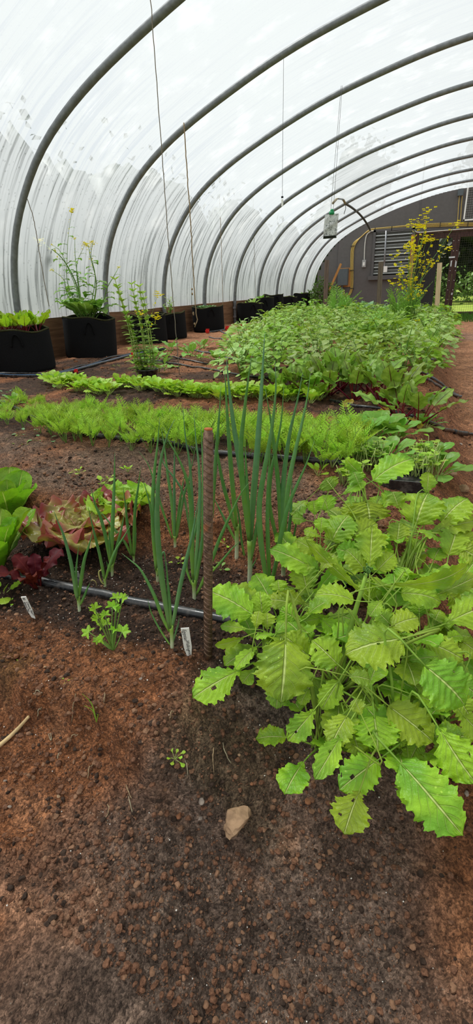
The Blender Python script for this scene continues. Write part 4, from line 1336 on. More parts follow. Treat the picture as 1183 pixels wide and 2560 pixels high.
def split_leaf(name, mats, prof, L, W, pl, pr, droop=.8, pw=1.4, **kw):
    """Blade mesh and stalk mesh apart."""
    T = pl + L
    V, Fc, U = blade(prof, L, W, **kw); V = V + np.array([0, pl, 0])
    a = MB(); a.add(bend(V, droop, T, pw), Fc, 0, U)
    y = np.linspace(0, pl + .3 * L, 8); P = bend(np.column_stack([0 * y, y, 0 * y - pr * .5]), droop, T, pw)
    b = MB(); tube(b, P, [pr * 1.3, pr, pr * .8, pr * .35], 6, 0)
    return a.mesh(name, [mats[0]]), b.mesh('stalk', [mats[1]])


def rosette(root, meshes, n, elev=(75, 25), sc=(.7, 1.0), az0=0.0, name='leaf', jit=.25, rad=.004, arcaz=None, order=None):
    for i in range(n):
        f = i / max(n - 1, 1)
        az = az0 + i * 2.39996 + rng.uniform(-jit, jit) if arcaz is None else rng.uniform(*arcaz)
        el = math.radians(elev[0] + (elev[1] - elev[0]) * f + rng.uniform(-7, 7))
        d = np.array([math.cos(az) * math.cos(el), math.sin(az) * math.cos(el), math.sin(el)])
        up = np.array([-math.cos(az) * math.sin(el), -math.sin(az) * math.cos(PI / 2 - el), math.cos(el)])
        s = sc[0] + (sc[1] - sc[0]) * f * rng.uniform(.85, 1.1)
        Mx = frame_m(np.array([math.cos(az), math.sin(az), 0]) * rad, d, up + rng.normal(size=3) * .12)
        Mx[:3, :3] *= s
        me = meshes[int(rng.integers(len(meshes)))]
        if isinstance(me, tuple):
            o = link(name, me[0], root, Matrix(Mx.tolist())); link('stalk', me[1], o)
        else:
            link(name, me, root, Matrix(Mx.tolist()))
    return root


def at_ground(px, py):
    p = gp(px, py); return p


def flower_cluster(mb, c, r, n, mat=0):
    for _ in range(n):
        p = np.asarray(c) + rng.normal(size=3) * np.array([r, r, r * .8]) * .6
        nn = rng.normal(size=3) + np.array([0, 0, .8])
        for q in range(4):
            Mx = frame_m(p, [math.cos(q * PI / 2 + .3), math.sin(q * PI / 2 + .3), .25], nn)
            s = r * .34
            mb.add(xf([(0, 0, 0), (.45 * s, .55 * s, 0), (.35 * s, s, .05 * s), (-.35 * s, s, .05 * s), (-.45 * s, .55 * s, 0)], Mx), [(0, 1, 2, 3, 4)], mat)


# ================================================================== MUSTARD GREENS
MUST = [M['mustard'], M['mustard_stalk']]


def mustard(label, crown, D, pyr, leaves, fill=8, alpha=.5, fills=(.05, .08), fill_el=(70, 20)):
    c = np.array([crown[0], crown[1], gz(*crown)])
    t = thing('mustard_plant', label, 'mustard greens', c)
    k = 0
    for lf in leaves:
        (bx, by), (tx, ty), w = lf[0], lf[1], lf[2]
        o = lf[3] if len(lf) > 3 else {}
        k += 1

        def dep(px, py):
            a = alpha if py > pyr else alpha * .45
            return D - a * (py - pyr) / F_PX * D

        off = o.get('d', 0.0) - .0022 * k
        B = at_depth(bx, by, dep(bx, by) + off); T = at_depth(tx, ty, dep(tx, ty) + off + o.get('t', 0.0))
        for q in (B, T):
            g = gz(q[0], q[1]) + .012
            if q[2] < g: q[2] = g
        y = T - B; L = float(np.linalg.norm(y))
        cam = CAM - (B + T) / 2; cam /= np.linalg.norm(cam)
        nrm = np.array([0, 0, o.get('up', .55)]) + cam * .75 + rng.normal(size=3) * .14
        Mx = frame_m(B, y, nrm)
        roll = math.radians(o.get('roll', rng.uniform(-12, 12)))
        cr_, sr = math.cos(roll), math.sin(roll); x0, z0 = Mx[:3, 0].copy(), Mx[:3, 2].copy()
        Mx[:3, 0] = x0 * cr_ + z0 * sr; Mx[:3, 2] = -x0 * sr + z0 * cr_
        W = w / F_PX * dep((bx + tx) / 2, (by + ty) / 2) * 1.06
        L2 = L * 1.04
        big = w > 48
        smooth_ = o.get('smooth')
        V, Fc, U = blade(o.get('p', 'mustard' if not big else 'mustardw'), L2, W, nl=56 if big else 36, nw=20 if big else 12, teeth=0 if smooth_ else int(14 + L * 60), tamp=.0 if smooth_ else .12, lobes=0 if smooth_ else .26,
                         arch=o.get('arch', rng.uniform(.06, .13)), cup=o.get('cup', rng.uniform(-.18, .22)), wave=.035 if big else .05, wf=rng.uniform(2.2, 3.4),
                         wrinkle=.019 if not smooth_ else .003, veins=7, twist=rng.uniform(-.25, .25), holes=o.get('holes', int(rng.random() < .35) + int(rng.random() < .2)) if big else 0, seed=k * 31 + int(bx))
        Vw = xf(V, Mx)
        gzv = ground_z(Vw[:, 0], Vw[:, 1], False) + .004
        Vw[:, 2] = np.maximum(Vw[:, 2], gzv)
        mb = MB(); mb.add(Vw - c, Fc, 0, U)
        # stalk: leaves the blade along its rib, then curves down to the crown
        rr = max(.0011, min(.0030, W * .032))
        root = np.array([rng.normal() * .006, rng.normal() * .006, .0])
        Bl = B - c; yl = y / L
        dist = np.linalg.norm(Bl - root)
        mid = Bl - yl * dist * .38 + np.array([0, 0, -.01 * dist])
        mid[2] = max(mid[2], root[2] + .25 * (Bl[2] - root[2]))
        P = spline([root, (root + mid) / 2 + np.array([0, 0, .12 * dist]), mid, Bl, Bl + yl * L * .10 + Mx[:3, 2] * .0012], 14)
        P[:, 2] = np.maximum(P[:, 2], ground_z(P[:, 0] + c[0], P[:, 1] + c[1], False) - c[2] + .002)
        tube(mb, P, [rr * 1.5, rr * 1.15, rr, rr * .9, rr * .5], 7, 1)
        mb.build('leaf', MUST, t)
    for i in range(fill):
        me = MUST_VAR[int(rng.integers(len(MUST_VAR)))]
        az = i * 2.4 + rng.uniform(-.3, .3); el = math.radians(rng.uniform(fill_el[1], fill_el[0]))
        d = np.array([math.cos(az) * math.cos(el), math.sin(az) * math.cos(el), math.sin(el)])
        Mx = frame_m((0, 0, 0), d, [-math.cos(az) * math.sin(el), -math.sin(az) * math.sin(el), math.cos(el)])
        Mx[:3, :3] *= rng.uniform(*fills) / .075
        link('leaf', me, t, Matrix(Mx.tolist()))
    return t


MUST_VAR = [leaf_mesh('mustard_leaf', MUST, 'mustard' if i % 2 else 'mustardw', .075, .058, .085, .0019, .9, 1.6, nl=24, nw=8, teeth=12, tamp=.2, lobes=.2, cup=.12, wave=.05, wrinkle=.022, seed=i + 5) for i in range(5)]

mustard('small mustard plant at the left end of the patch, beside the rebar', (-.185, .545), .73, 1560, [
    ((631, 1536), (521, 1478), 92, {'up': .5, 'p': 'mustardw', 'arch': .08}),
    ((656, 1540), (650, 1478), 50, {'d': .02}), ((604, 1673), (486, 1742), 82, {'up': 1.0, 'p': 'mustard', 'holes': 2}), ((643, 1617), (590, 1672), 34, {'p': 'mustard'}),
    ((612, 1592), (540, 1613), 26, {'roll': 40}), ((618, 1573), (553, 1566), 30, {}), ((640, 1668), (607, 1708), 44, {'smooth': 1, 'p': 'spoon', 'd': .02}),
    ((690, 1586), (637, 1594), 26, {'roll': -30}), ((688, 1588), (714, 1554), 26, {}), ((640, 1573), (648, 1528), 32, {}), ((668, 1575), (668, 1532), 40, {'d': .01})], 2, .5, (.03, .045))
mustard('mustard plant with the big drooping heart shaped leaf at front centre', (-.085, .495), .645, 1640, [
    ((847, 1702), (806, 1772), 56, {'d': .03}), ((916, 1733), (946, 1655), 66, {'smooth': 1, 'p': 'spoon', 'd': .05}), ((772, 1640), (708, 1588), 66, {'d': .02}), ((700, 1690), (692, 1770), 58, {'d': .012}),
    ((714, 1600), (703, 1752), 132, {'up': .35, 'arch': .14, 'cup': -.12, 'p': 'mustardw', 'holes': 0}), ((846, 1662), (782, 1602), 74, {'holes': 2}),
    ((788, 1772), (722, 1850), 56, {'p': 'mustard', 'holes': 2, 'd': .01}), ((772, 1720), (752, 1762), 34, {'d': .02}), ((904, 1788), (887, 1748), 36, {}),
    ((868, 1790), (828, 1865), 62, {}), ((853, 1838), (790, 1945), 52, {'p': 'mustard', 't': -.01}), ((870, 1690), (925, 1700), 40, {'roll': 20})], 9, .5, (.035, .055))
pc = mustard('tall bolting mustard plant with a flower bud at the centre of the patch', (-.075, .565), .715, 1480, [
    ((801, 1388), (745, 1352), 40, {'d': .03}), ((903, 1392), (842, 1372), 56, {'d': .03}), ((802, 1428), (836, 1386), 42, {}), ((905, 1480), (770, 1354), 36, {'roll': 52, 'p': 'mustard', 'arch': .04}),
    ((925, 1418), (931, 1318), 74, {'up': .15, 'arch': -.03, 'p': 'mustard', 'd': .01}), ((912, 1425), (865, 1375), 52, {'d': .02}), ((945, 1425), (985, 1385), 50, {'d': .02}),
    ((977, 1460), (1163, 1412), 46, {'roll': -50, 'arch': .2, 'up': .8}), ((885, 1502), (790, 1488), 62, {'up': 1.0}), ((852, 1500), (832, 1470), 40, {'d': .02}),
    ((955, 1500), (925, 1540), 34, {}), ((1005, 1597), (868, 1634), 112, {'up': .8, 'p': 'mustardw', 'holes': 2, 'd': -.02}), ((980, 1566), (1045, 1545), 60, {'d': .01}), ((975, 1560), (945, 1530), 52, {'d': .02})],
    12, .5, (.045, .07))
c_ = np.array(pc.location); bud = at_depth(919, 1424, .70) - c_
mb = MB(); P = spline([(0, 0, -.01), bud * np.array([.4, .4, .5]), bud * .97], 14); tube(mb, P, [.0045, .0042, .0036, .0026], 9); mb.build('stem', M['mustard_stalk'], pc)
mb = MB()
for _ in range(46):
    q = rng.normal(size=3); q /= np.linalg.norm(q); rock(mb, bud + q * np.array([.008, .008, .010]) * rng.uniform(.3, 1), rng.uniform(.0011, .0019), 1, .1, (1, 1, 1.5))
mb.build('flower_bud', M['herb_dark'], pc)

mustard('mustard plant hanging over the front edge with leaves reaching the path', (.015, .515), .635, 1790, [
    ((1022, 1909), (1032, 2000), 40, {'d': .02}), ((1047, 1858), (1022, 1908), 54, {'d': .03}), ((945, 1900), (852, 1972), 80, {'holes': 2, 'up': .5}),
    ((900, 1976), (862, 2082), 88, {'p': 'mustard', 'holes': 2, 'd': -.012}), ((1002, 1908), (1152, 2082), 112, {'p': 'mustardw', 'd': -.02, 'up': .6}), ((936, 1788), (945, 1876), 100, {'up': .3, 'arch': .12, 'holes': 2}),
    ((971, 1764), (1080, 1852), 88, {'holes': 1}), ((1062, 1664), (1160, 1760), 108, {'holes': 1, 'd': -.03}), ((1035, 1738), (1112, 1762), 34, {}), ((1094, 1815), (1188, 1955), 96, {'holes': 2, 'p': 'mustard', 'd': -.02}),
    ((1092, 1846), (1130, 1928), 30, {'d': .02}), ((920, 1672), (880, 1700), 44, {}), ((1160, 1790), (1215, 1850), 60, {}), ((985, 1800), (1000, 1870), 60, {'d': .03}), ((880, 1830), (900, 1890), 56, {'d': .03}), ((1060, 1780), (1010, 1830), 56, {'d': .03}), ((1140, 1740), (1180, 1800), 60, {'d': .02})], 12, .5, (.04, .06))
mustard('mustard plant at the right with one long pale midrib leaf reaching out of view', (.075, .60), .735, 1590, [
    ((1049, 1536), (1046, 1492), 50, {'d': .03}), ((1003, 1482), (1100, 1506), 60, {'arch': .2}), ((1098, 1484), (1195, 1440), 44, {'roll': -35}), ((1108, 1562), (1228, 1512), 84, {'holes': 1, 'p': 'mustard'}),
    ((1064, 1604), (1156, 1648), 66, {'holes': 2}), ((1106, 1640), (1027, 1650), 44, {'up': .9}), ((1085, 1560), (1100, 1525), 46, {'d': .03}), ((1110, 1600), (1155, 1590), 36, {'d': .02}), ((1010, 1640), (1020, 1600), 40, {'d': .02}),
    ((1120, 1480), (1155, 1520), 48, {'d': .04}), ((1140, 1700), (1190, 1735), 60, {'d': .02}), ((1150, 1600), (1200, 1640), 56, {'d': .03}), ((1020, 1700), (1050, 1740), 50, {'d': .04})], 16, .5, (.045, .065))
mustard('mustard plant with an upright toothed leaf beside the tall onion clump', (-.165, .605), .80, 1470, [
    ((795, 1428), (679, 1374), 66, {}), ((739, 1508), (664, 1500), 52, {}), ((768, 1474), (752, 1408), 66, {'up': .15, 'arch': .03}), ((768, 1512), (706, 1480), 34, {'roll': 35}), ((782, 1484), (850, 1404), 32, {'roll': -45}),
    ((827, 1540), (748, 1553), 30, {'roll': 35}), ((740, 1545), (700, 1525), 50, {}), ((800, 1545), (850, 1590), 46, {}), ((700, 1485), (695, 1450), 44, {'d': .02}), ((805, 1500), (822, 1480), 30, {})], 9, .5, (.045, .065))
mustard('mustard plant with holed flat leaf left of the bolting one', (-.165, .755), .92, 1340, [
    ((769, 1250), (729, 1287), 44, {}), ((820, 1276), (808, 1238), 50, {}), ((787, 1288), (784, 1252), 40, {'d': .01}), ((766, 1302), (730, 1295), 30, {}), ((833, 1222), (814, 1196), 54, {'up': .8}),
    ((829, 1354), (872, 1289), 78, {'holes': 2}), ((878, 1343), (942, 1310), 54, {}), ((802, 1343), (760, 1326), 32, {}), ((802, 1334), (806, 1294), 34, {'up': .2}), ((772, 1390), (748, 1344), 52, {}), ((832, 1366), (875, 1352), 36, {'d': .015})],
    9, .5, (.045, .065))
mustard('mustard plant at the back of the patch with a folded broad leaf', (-.09, .90), 1.00, 1250, [
    ((933, 1202), (1031, 1148), 70, {'up': .4}), ((916, 1194), (866, 1146), 34, {'roll': 30}), ((857, 1236), (913, 1205), 30, {}), ((916, 1252), (926, 1308), 98, {'up': .6, 'cup': -.1, 'arch': .1}), ((938, 1280), (948, 1240), 44, {'d': .02}),
    ((890, 1255), (880, 1300), 60, {'d': .02}), ((960, 1270), (985, 1232), 44, {'d': .01}), ((900, 1215), (885, 1180), 40, {}), ((950, 1215), (962, 1165), 46, {'d': .02})], 9, .5, (.05, .07))
mustard('mustard plant at the right rear with the largest flat leaves', (.0, .79), .91, 1330, [
    ((998, 1272), (983, 1230), 46, {}), ((1066, 1235), (1070, 1182), 44, {'up': .1}), ((1040, 1312), (1070, 1234), 106, {'up': .6, 'p': 'mustardw'}), ((1105, 1306), (1168, 1248), 84, {'up': .6, 'p': 'mustardw'}), ((1063, 1336), (1192, 1302), 46, {}),
    ((1122, 1388), (1141, 1320), 66, {'up': .3}), ((993, 1356), (998, 1306), 52, {'up': .3}), ((1042, 1326), (1100, 1350), 36, {'roll': 25}), ((1150, 1370), (1200, 1400), 60, {}), ((1030, 1380), (1050, 1350), 50, {'d': .03}), ((1085, 1400), (1100, 1370), 50, {'d': .03}),
    ((1120, 1290), (1150, 1320), 50, {'d': .02}), ((1160, 1440), (1200, 1390), 60, {'d': .01}), ((1140, 1340), (1185, 1360), 54, {'d': .02}), ((970, 1420), (960, 1370), 44, {'d': .03})], 18, .5, (.05, .07))
mustard('mustard plant in shade at the middle of the patch, mostly hidden', (.0, .66), .80, 1500, [((930, 1500), (900, 1450), 50), ((1000, 1450), (1020, 1420), 50), ((1060, 1500), (1080, 1450), 50)], 16, .5, (.05, .07))

# ================================================================== LETTUCES
RL = [leaf_mesh('romaine_leaf', [M['romaine'], M['stem_pale']], 'romaine', .15, .088, .0, .004, .35, 2.0, nl=26, nw=12, cup=.38, wave=.03, wf=2.5, wrinkle=.02, veins=9, seed=i) for i in range(4)]
p = gp(18, 1432)
t = thing('romaine_lettuce', 'bright romaine lettuce in front at the left edge, leaning over the black pipe', 'lettuce', p)
rosette(t, RL, 13, (84, 46), (.6, 1.0), .3, rad=.012)
t.location = (p[0] - .038, p[1] + .015, p[2])
p = gp(20, 1318)
t = thing('romaine_lettuce', 'bright romaine lettuce standing behind the front romaine at the left edge', 'lettuce', (p[0] - .02, p[1] + .03, p[2]))
rosette(t, RL, 12, (84, 50), (.6, .98), 1.1, rad=.012)
FL = [leaf_mesh('red_leaf', [M['red_lettuce'], M['stem_pale']], 'lettuce', .085, .072, .0, .004, 1.25, 1.8, nl=60, nw=26, teeth=26, tamp=.05, cup=.10, wave=.13, wf=3.6, wrinkle=.016, veins=6, seed=i) for i in range(6)]
p = gp(180, 1385)
t = thing('red_leaf_lettuce', 'frilly bronze red leaf lettuce between the romaine and the onions', 'lettuce', (p[0], p[1] + .05, p[2]))
rosette(t, FL, 24, (88, 46), (.8, 1.85), .5, rad=.014)
GL = [leaf_mesh('green_leaf', [M['green_lettuce'], M['stem_pale']], 'lettuce', .07, .062, .0, .004, .55, 1.6, nl=24, nw=14, teeth=9, tamp=.1, cup=.35, wave=.10, wf=3, wrinkle=.03, veins=6, seed=i + 40) for i in range(5)]
p = gp(300, 1318)
t = thing('green_lettuce', 'pale green butterhead lettuce behind the small onions', 'lettuce', (p[0] - .018, p[1] + .045, p[2]))
rosette(t, GL, 24, (88, 46), (.8, 1.4), .5, rad=.012)
DL = [leaf_mesh('maroon_leaf', [M['dark_lettuce'], M['dark_lettuce']], 'romaine', .062, .036, .02, .002, .8, 1.5, nl=18, nw=8, cup=.1, wave=.12, wf=2.6, wrinkle=.02, seed=i + 80) for i in range(4)]
p = gp(95, 1468)
t = thing('maroon_lettuce', 'small dark maroon lettuce seedling at the black pipe', 'lettuce', p)
rosette(t, DL, 7, (86, 58), (.8, 1.05), 2.0, rad=.004)
p = gp(4, 1490)
t = thing('lettuce_seedling', 'small green lettuce seedling cut off by the left edge below the pipe', 'lettuce', p)
rosette(t, [leaf_mesh('leaf', [M['mache'], M['stem_pale']], 'round', .03, .024, .02, .001, .6, nl=10, nw=6, wave=.05, seed=4)], 6, (70, 30), (.6, 1))

# ================================================================== PARSLEY AND WEEDS
def parsley_leaf(mb, c, d, nrm, s, mat=0):
    """Three fan shaped, deeply toothed leaflets."""
    for k_, a in enumerate((-1.05, 0, 1.05)):
        Mx = frame_m(c, d, nrm)
        ca, sa = math.cos(a), math.sin(a)
        y = Mx[:3, 1] * ca + Mx[:3, 0] * sa
        M2 = frame_m(c, y, nrm)
        n = 19; o = []
        for i in range(n):
            th = (i / (n - 1) - .5) * 2.3
            rr = s * (.55 + .45 * math.cos(th * 2.75) ** 2) * (1.0 if i % 2 == 0 else .86)
            o.append((rr * math.sin(th) * .9, rr * math.cos(th) * .85 + .15 * s, .10 * s * math.cos(th * 3)))
        V = [(0, 0, 0)] + o
        mb.add(xf(V, M2), [(0, i + 1, i + 2) for i in range(n - 1)], mat, [(.5, 0)] + [(.5 + v[0] / s / 2, .5 + .4 * v[1] / s) for v in o])


p = gp(283, 1628)
t = thing('parsley_plant', 'young flat leaf parsley plant in front of the black pipe', 'parsley', p)
for lx, ly, s in ((222, 1580, 12), (245, 1600, 9), (243, 1548, 10), (262, 1562, 12), (263, 1538, 9), (238, 1523, 11), (281, 1517, 11), (292, 1522, 9), (291, 1496, 10), (306, 1497, 10), (305, 1580, 14), (283, 1575, 8), (255, 1598, 9)):
    q = at_plane(lx, ly, p + FH * rng.uniform(-.012, .02)) - p
    s = s * depth_of(p) / F_PX * 1.75
    mb = MB()
    st = np.array([q[0] * .2 + rng.normal() * .002, q[1] * .2, 0])
    d = q - st; d[2] *= .3
    parsley_leaf(mb, q, d / np.linalg.norm(d) + np.array([0, 0, -.1]), np.array([0, 0, 1.0]) + (CAM - p) * .7 + rng.normal(size=3) * .2, s)
    tube(mb, spline([st * 0, st * .6 + q * np.array([.25, .25, .45]), q], 8), [.0013, .001, .0007], 6, 1)
    mb.build('leaf', [M['parsley'], M['stem']], t)


def weed(label, px, n, size, el=(65, 20), mat='mache', prof='spoon', name='weed_seedling', cat='weed', group=None, scale_px=True):
    p = gp(*px); s = size / F_PX * depth_of(p)
    me = leaf_mesh('leaf', [M[mat], M['stem_pale']], prof, s * .55, s * .36, s * .45, s * .018, .7, nl=10, nw=6, cup=.1, wave=.02, seed=int(px[0]))
    t = thing(name, label, cat, p, group)
    rosette(t, [me], n, el, (.7, 1), rng.uniform(0, 6), rad=s * .02)
    return t


weed('small pale green rosette weed on the front bank below the rebar', (437, 1897), 9, 34, (75, 15))
weed('two leaved sprout with purple stem beside the white plant label, by the mustard', (550, 1425), 6, 34, (50, 15), 'collard', 'oval')
weed('little cress seedling between the onions and the rebar base, behind the pipe', (447, 1408), 6, 32, (45, 10), 'mache', 'oval')
weed('tiny seedling with two pale leaves at the left of the front bank', (49, 1655), 3, 14)
weed('tiny seedling just left of the grass sprig on the front bank', (165, 1703), 4, 18, (40, 10))
weed('sprout at the foot of the maroon lettuce below the pipe', (24, 1510), 4, 26)
weed('pale sprout under the leaf of the rosette weed on the bank', (449, 1945), 3, 10)
weed('fallen yellow green leaf at the foot of the parsley', (280, 1632), 1, 16, (10, 5))
weed('feathery seedling in the bare soil behind the red lettuce', (198, 1185), 8, 28, (70, 15))
weed('leafy seedling behind the pale green lettuce', (258, 1215), 5, 40, (80, 40), 'mache', 'oval')
weed('seedling right of the leafy one behind the pale green lettuce', (272, 1202), 6, 28, (60, 20))
weed('seedling beside the onion roots under the tall onion clump', (565, 1362), 6, 26)
weed('clover like seedling in front of the carrots at the right', (795, 1190), 5, 50, (80, 45), 'mache', 'round')
weed('three leaved bean seedling among the carrots at the right', (830, 1170), 4, 70, (85, 50), 'mache', 'round')
weed('low weed tuft at the far left edge in front of the grow bag', (38, 1010), 16, 48, (70, 15), 'spinach', 'oval')
weed('grassy seedling on the bare soil between lettuce and carrots', (320, 1180), 7, 26, (80, 50), 'mache', 'lance')

p = gp(242, 1805)
t = thing('grass_sprig', 'sprig of thin green grass on the front bank', 'grass', p)
for a, l in ((2.0, .052), (2.5, .03), (.8, .02)):
    mb = MB(); tube(mb, spline([(0, 0, 0), (math.cos(a) * l * .2, .002, l * .6), (math.cos(a) * l * .5, -.004, l)], 8), [.0011, .0008, .0002], 5); mb.build('blade', M['herb'], t)

# ================================================================== STONES, ROOTS AND THE DRY STICK
st_mats = [plain('stone_brown', srgb(134, 92, 66), .85, 0, 70, .25, .4, .1), plain('stone_grey', srgb(150, 136, 124), .8, 0, 70, .25, .4, .1), plain('stone_tan', srgb(160, 130, 102), .85, 0, 70, .25, .4, .1), plain('stone_dark', srgb(92, 76, 66), .85, 0, 70, .25, .4, .1)]
STONES = [((265, 1682), 10, 0, 'brown clod above the grass sprig'), ((460, 1498), 9, 3, 'dark clod behind the pipe left of the rebar'), ((412, 1638), 16, 0, 'reddish clod at the foot of the foremost onion'), ((333, 1640), 12, 3, 'flat dark stone right of the parsley'),
          ((504, 2003), 20, 1, 'grey pink stone on the path below the bank'), ((448, 2040), 18, 0, 'brown flat stone at the bottom of the picture'), ((500, 2047), 14, 1, 'pale flat stone right of the brown flat one'), ((583, 2045), 90, 2, 'large brown rock at the bottom beside the mustard leaves'),
          ((648, 1782), 14, 2, 'rounded tan stone below the drooping mustard leaf'), ((15, 1953), 12, 1, 'grey stone at the left edge of the path'), ((146, 1992), 11, 2, 'tan pebble on the path at lower left'), ((24, 2018), 10, 1, 'pale pebble at the lower left corner'),
          ((113, 1668), 8, 2, 'small white pebble on the upper left of the bank'), ((242, 1768), 7, 2, 'pale pebble beside the grass sprig'), ((352, 1697), 8, 1, 'small grey pebble below the label'), ((474, 1977), 9, 3, 'small dark stone above the grey pink stone'),
          ((770, 2005), 16, 0, 'reddish clod by the hanging mustard leaf'), ((1130, 1188), 22, 2, 'tan stone on the path by the salad trough'), ((1155, 1225), 30, 2, 'long pale stone on the path at the right edge'), ((1152, 1112), 10, 1, 'small pale stone on the path near the hose end'),
          ((1122, 1122), 8, 1, 'grey pebble on the path left of the small pale stone'), ((255, 922), 11, 0, 'reddish stone under the blue striped hose'), ((245, 905), 8, 0, 'reddish stone behind the blue striped hose'), ((282, 925), 12, 0, 'rounded stone right of the blue striped hose'),
          ((190, 905), 9, 0, 'clod in front of the second grow bag'), ((268, 1496), 7, 3, 'flat brown chip leaning on the black pipe'), ((289, 1408), 6, 1, 'grey chip at the onion with one long leaf'), ((700, 1880), 10, 0, 'clod on the ashy slope'), ((598, 1888), 8, 2, 'small tan stone on the ashy slope'),
          ((672, 1985), 8, 3, 'small stone low on the ashy slope'), ((630, 1960), 9, 0, 'rust coloured lump on the ashy slope'), ((540, 1640), 7, 3, 'dark clod right of the rebar foot'), ((1165, 1985), 16, 1, 'brown stone at the lower right edge'), ((1120, 1990), 8, 2, 'chip beside the big lower right leaf'),
          ((40, 1642), 14, 0, 'reddish clod at upper left of the bank'), ((300, 1740), 22, 0, 'crumbly soil lump at the middle of the bank'), ((330, 1660), 10, 0, 'red clod right below the parsley'), ((195, 1510), 5, 0, 'tiny clod at the foot of the leftmost onion'), ((240, 1572), 6, 0, 'tiny red chip under the parsley'), ((120, 1560), 8, 0, 'clod right of the narrow label')]
for (px, py), s, m, lab in STONES:
    p = gp(px, py); r = s * .5 / F_PX * depth_of(p)
    t = MB(); rock(t, (0, 0, 0), r * 1.15, 3, .25 if s < 60 else .6, (1, rng.uniform(.7, 1), rng.uniform(.55, .8) if s < 60 else .5))
    o = t.build('stone', st_mats[m], None, False); o.location = (p[0], p[1], p[2] + r * (.25 if s < 60 else -.05)); tag(o, lab, 'stone')

P = [gp(-30, 1896), gp(0, 1872), gp(30, 1846), gp(52, 1824), gp(74, 1799)]
P = [q + np.array([0, 0, .006]) for q in P]
t = thing('dry_stick', 'pale peeled stick lying on the bank at the left edge', 'stick', P[2])
mb = MB(); tube(mb, spline(P, 24) - P[2], [.0034, .0032, .003, .0026, .0022], 8); mb.build('bark', plain('pale_stick', srgb(206, 178, 132), .8, 0, 80, .15, .3, .1), t)
ROOTS = [((180, 1810), (187, 1760), (190, 1738)), ((122, 1838), (130, 1860), (128, 1836)), ((172, 1850), (185, 1846), (196, 1840)), ((142, 1915), (150, 1890), (155, 1876)), ((220, 1950), (226, 1925), (236, 1912)), ((322, 1995), (326, 2012), (332, 2035)), ((330, 2000), (322, 1985), (316, 1966)),
         ((463, 1905), (468, 1920), (470, 1942)), ((535, 1935), (533, 1900), (535, 1872)), ((558, 1860), (562, 1885), (578, 1912)), ((265, 2048), (275, 2030), (270, 2015)), ((105, 1772), (98, 1785), (95, 1795)), ((258, 1768), (264, 1748), (262, 1735)), ((84, 1738), (95, 1735), (107, 1736)),
         ((425, 1800), (430, 1788), (436, 1782)), ((1140, 1018), (1160, 1020), (1183, 1030)), ((1000, 1960), (1010, 1930), (1018, 1912))]
rt0 = None
for i, r in enumerate(ROOTS):
    Q = spline([gp(*q) + np.array([0, 0, .003]) for q in r], 12); Q[:, 2] = np.maximum(Q[:, 2], ground_z(Q[:, 0], Q[:, 1], False) + .002); Q[4:8, 2] += .004
    t = MB(); tube(t, Q - Q[5], [.0005, .0008, .0009, .0006], 5); o = t.build('root', M['rod'] if i % 2 else M['twine'], None); o.location = Q[5]
    tag(o, 'thin dry root poking out of the soil bank', 'root', 'dry roots in the soil')
# ================================================================== GROW BAGS
def grow_bag(label, px, wpx, bottom, h, x=-2.955, tilt=(0, 0), plants=None):
    c = at_x(px, bottom, x)
    z = gz(c[0], c[1]); r = wpx / 2 / F_PX * depth_of(c)
    t = thing('grow_bag', label, 'grow bag', (c[0], c[1], min(z, c[2] + .03) - .005), 'fabric grow bags along the left boards')
    t.rotation_euler = (tilt[0], tilt[1], 0)
    n = 40; prof = [(0, 0), (.9, 0), (.97, .02), (1.0, .10), (1.0, .5), (1.0, .93), (1.0, 1.0), (.965, 1.0), (.955, .93), (.95, .86)]
    s0 = rng.uniform(0, 6)
    V = []
    for q, zz in prof:
        for j in range(n):
            a = 2 * PI * j / n
            wob = 1 + .018 * math.sin(3 * a + s0 + zz * 2) + .010 * math.sin(7 * a - s0)
            V.append((r * q * wob * math.cos(a), r * q * wob * math.sin(a), h * zz + (.012 * math.sin(2 * a + s0) + .006 * math.sin(5 * a)) * (zz > .8)))
    mb = MB(); mb.add(V, [(i * n + j, i * n + (j + 1) % n, (i + 1) * n + (j + 1) % n, (i + 1) * n + j) for i in range(len(prof) - 1) for j in range(n)])
    mb.build('bag', M['felt'], t)
    mb = MB(); rim = [(r * (1 + .018 * math.sin(3 * a + s0 + 2)) * .985 * math.cos(a), r * (1 + .018 * math.sin(3 * a + s0 + 2)) * .985 * math.sin(a), h + .012 * math.sin(2 * a + s0) + .006 * math.sin(5 * a)) for a in np.linspace(0, 2 * PI, 49)]
    tube(mb, rim, .0075, 6); mb.build('rim', M['felt_rim'], t)
    V = [(0, 0, h * .90)]
    for j in range(24):
        a = 2 * PI * j / 24; V.append((r * .95 * math.cos(a), r * .95 * math.sin(a), h * .875 + rng.uniform(-.006, .006)))
    mb = MB(); mb.add(V, [(0, 1 + j, 1 + (j + 1) % 24) for j in range(24)]); mb.build('compost', M['compost'], t)
    # a stitched carrying strap facing the room
    for a0 in (-.95, 2.2):
        pts = []
        for q in np.linspace(0, 1, 12):
            a = a0 + (q - .5) * .38 * (.2 / r); k_ = math.sin(PI * q) ** .6
            pts.append(((r * 1.015 + .006) * math.cos(a), (r * 1.015 + .006) * math.sin(a), h * .64 + h * .28 * k_))
        mb = MB(); tube(mb, spline(pts, 18), .011, 6, flat=.35); mb.build('strap', M['felt'], t)
    return t, np.array(t.location), r, h


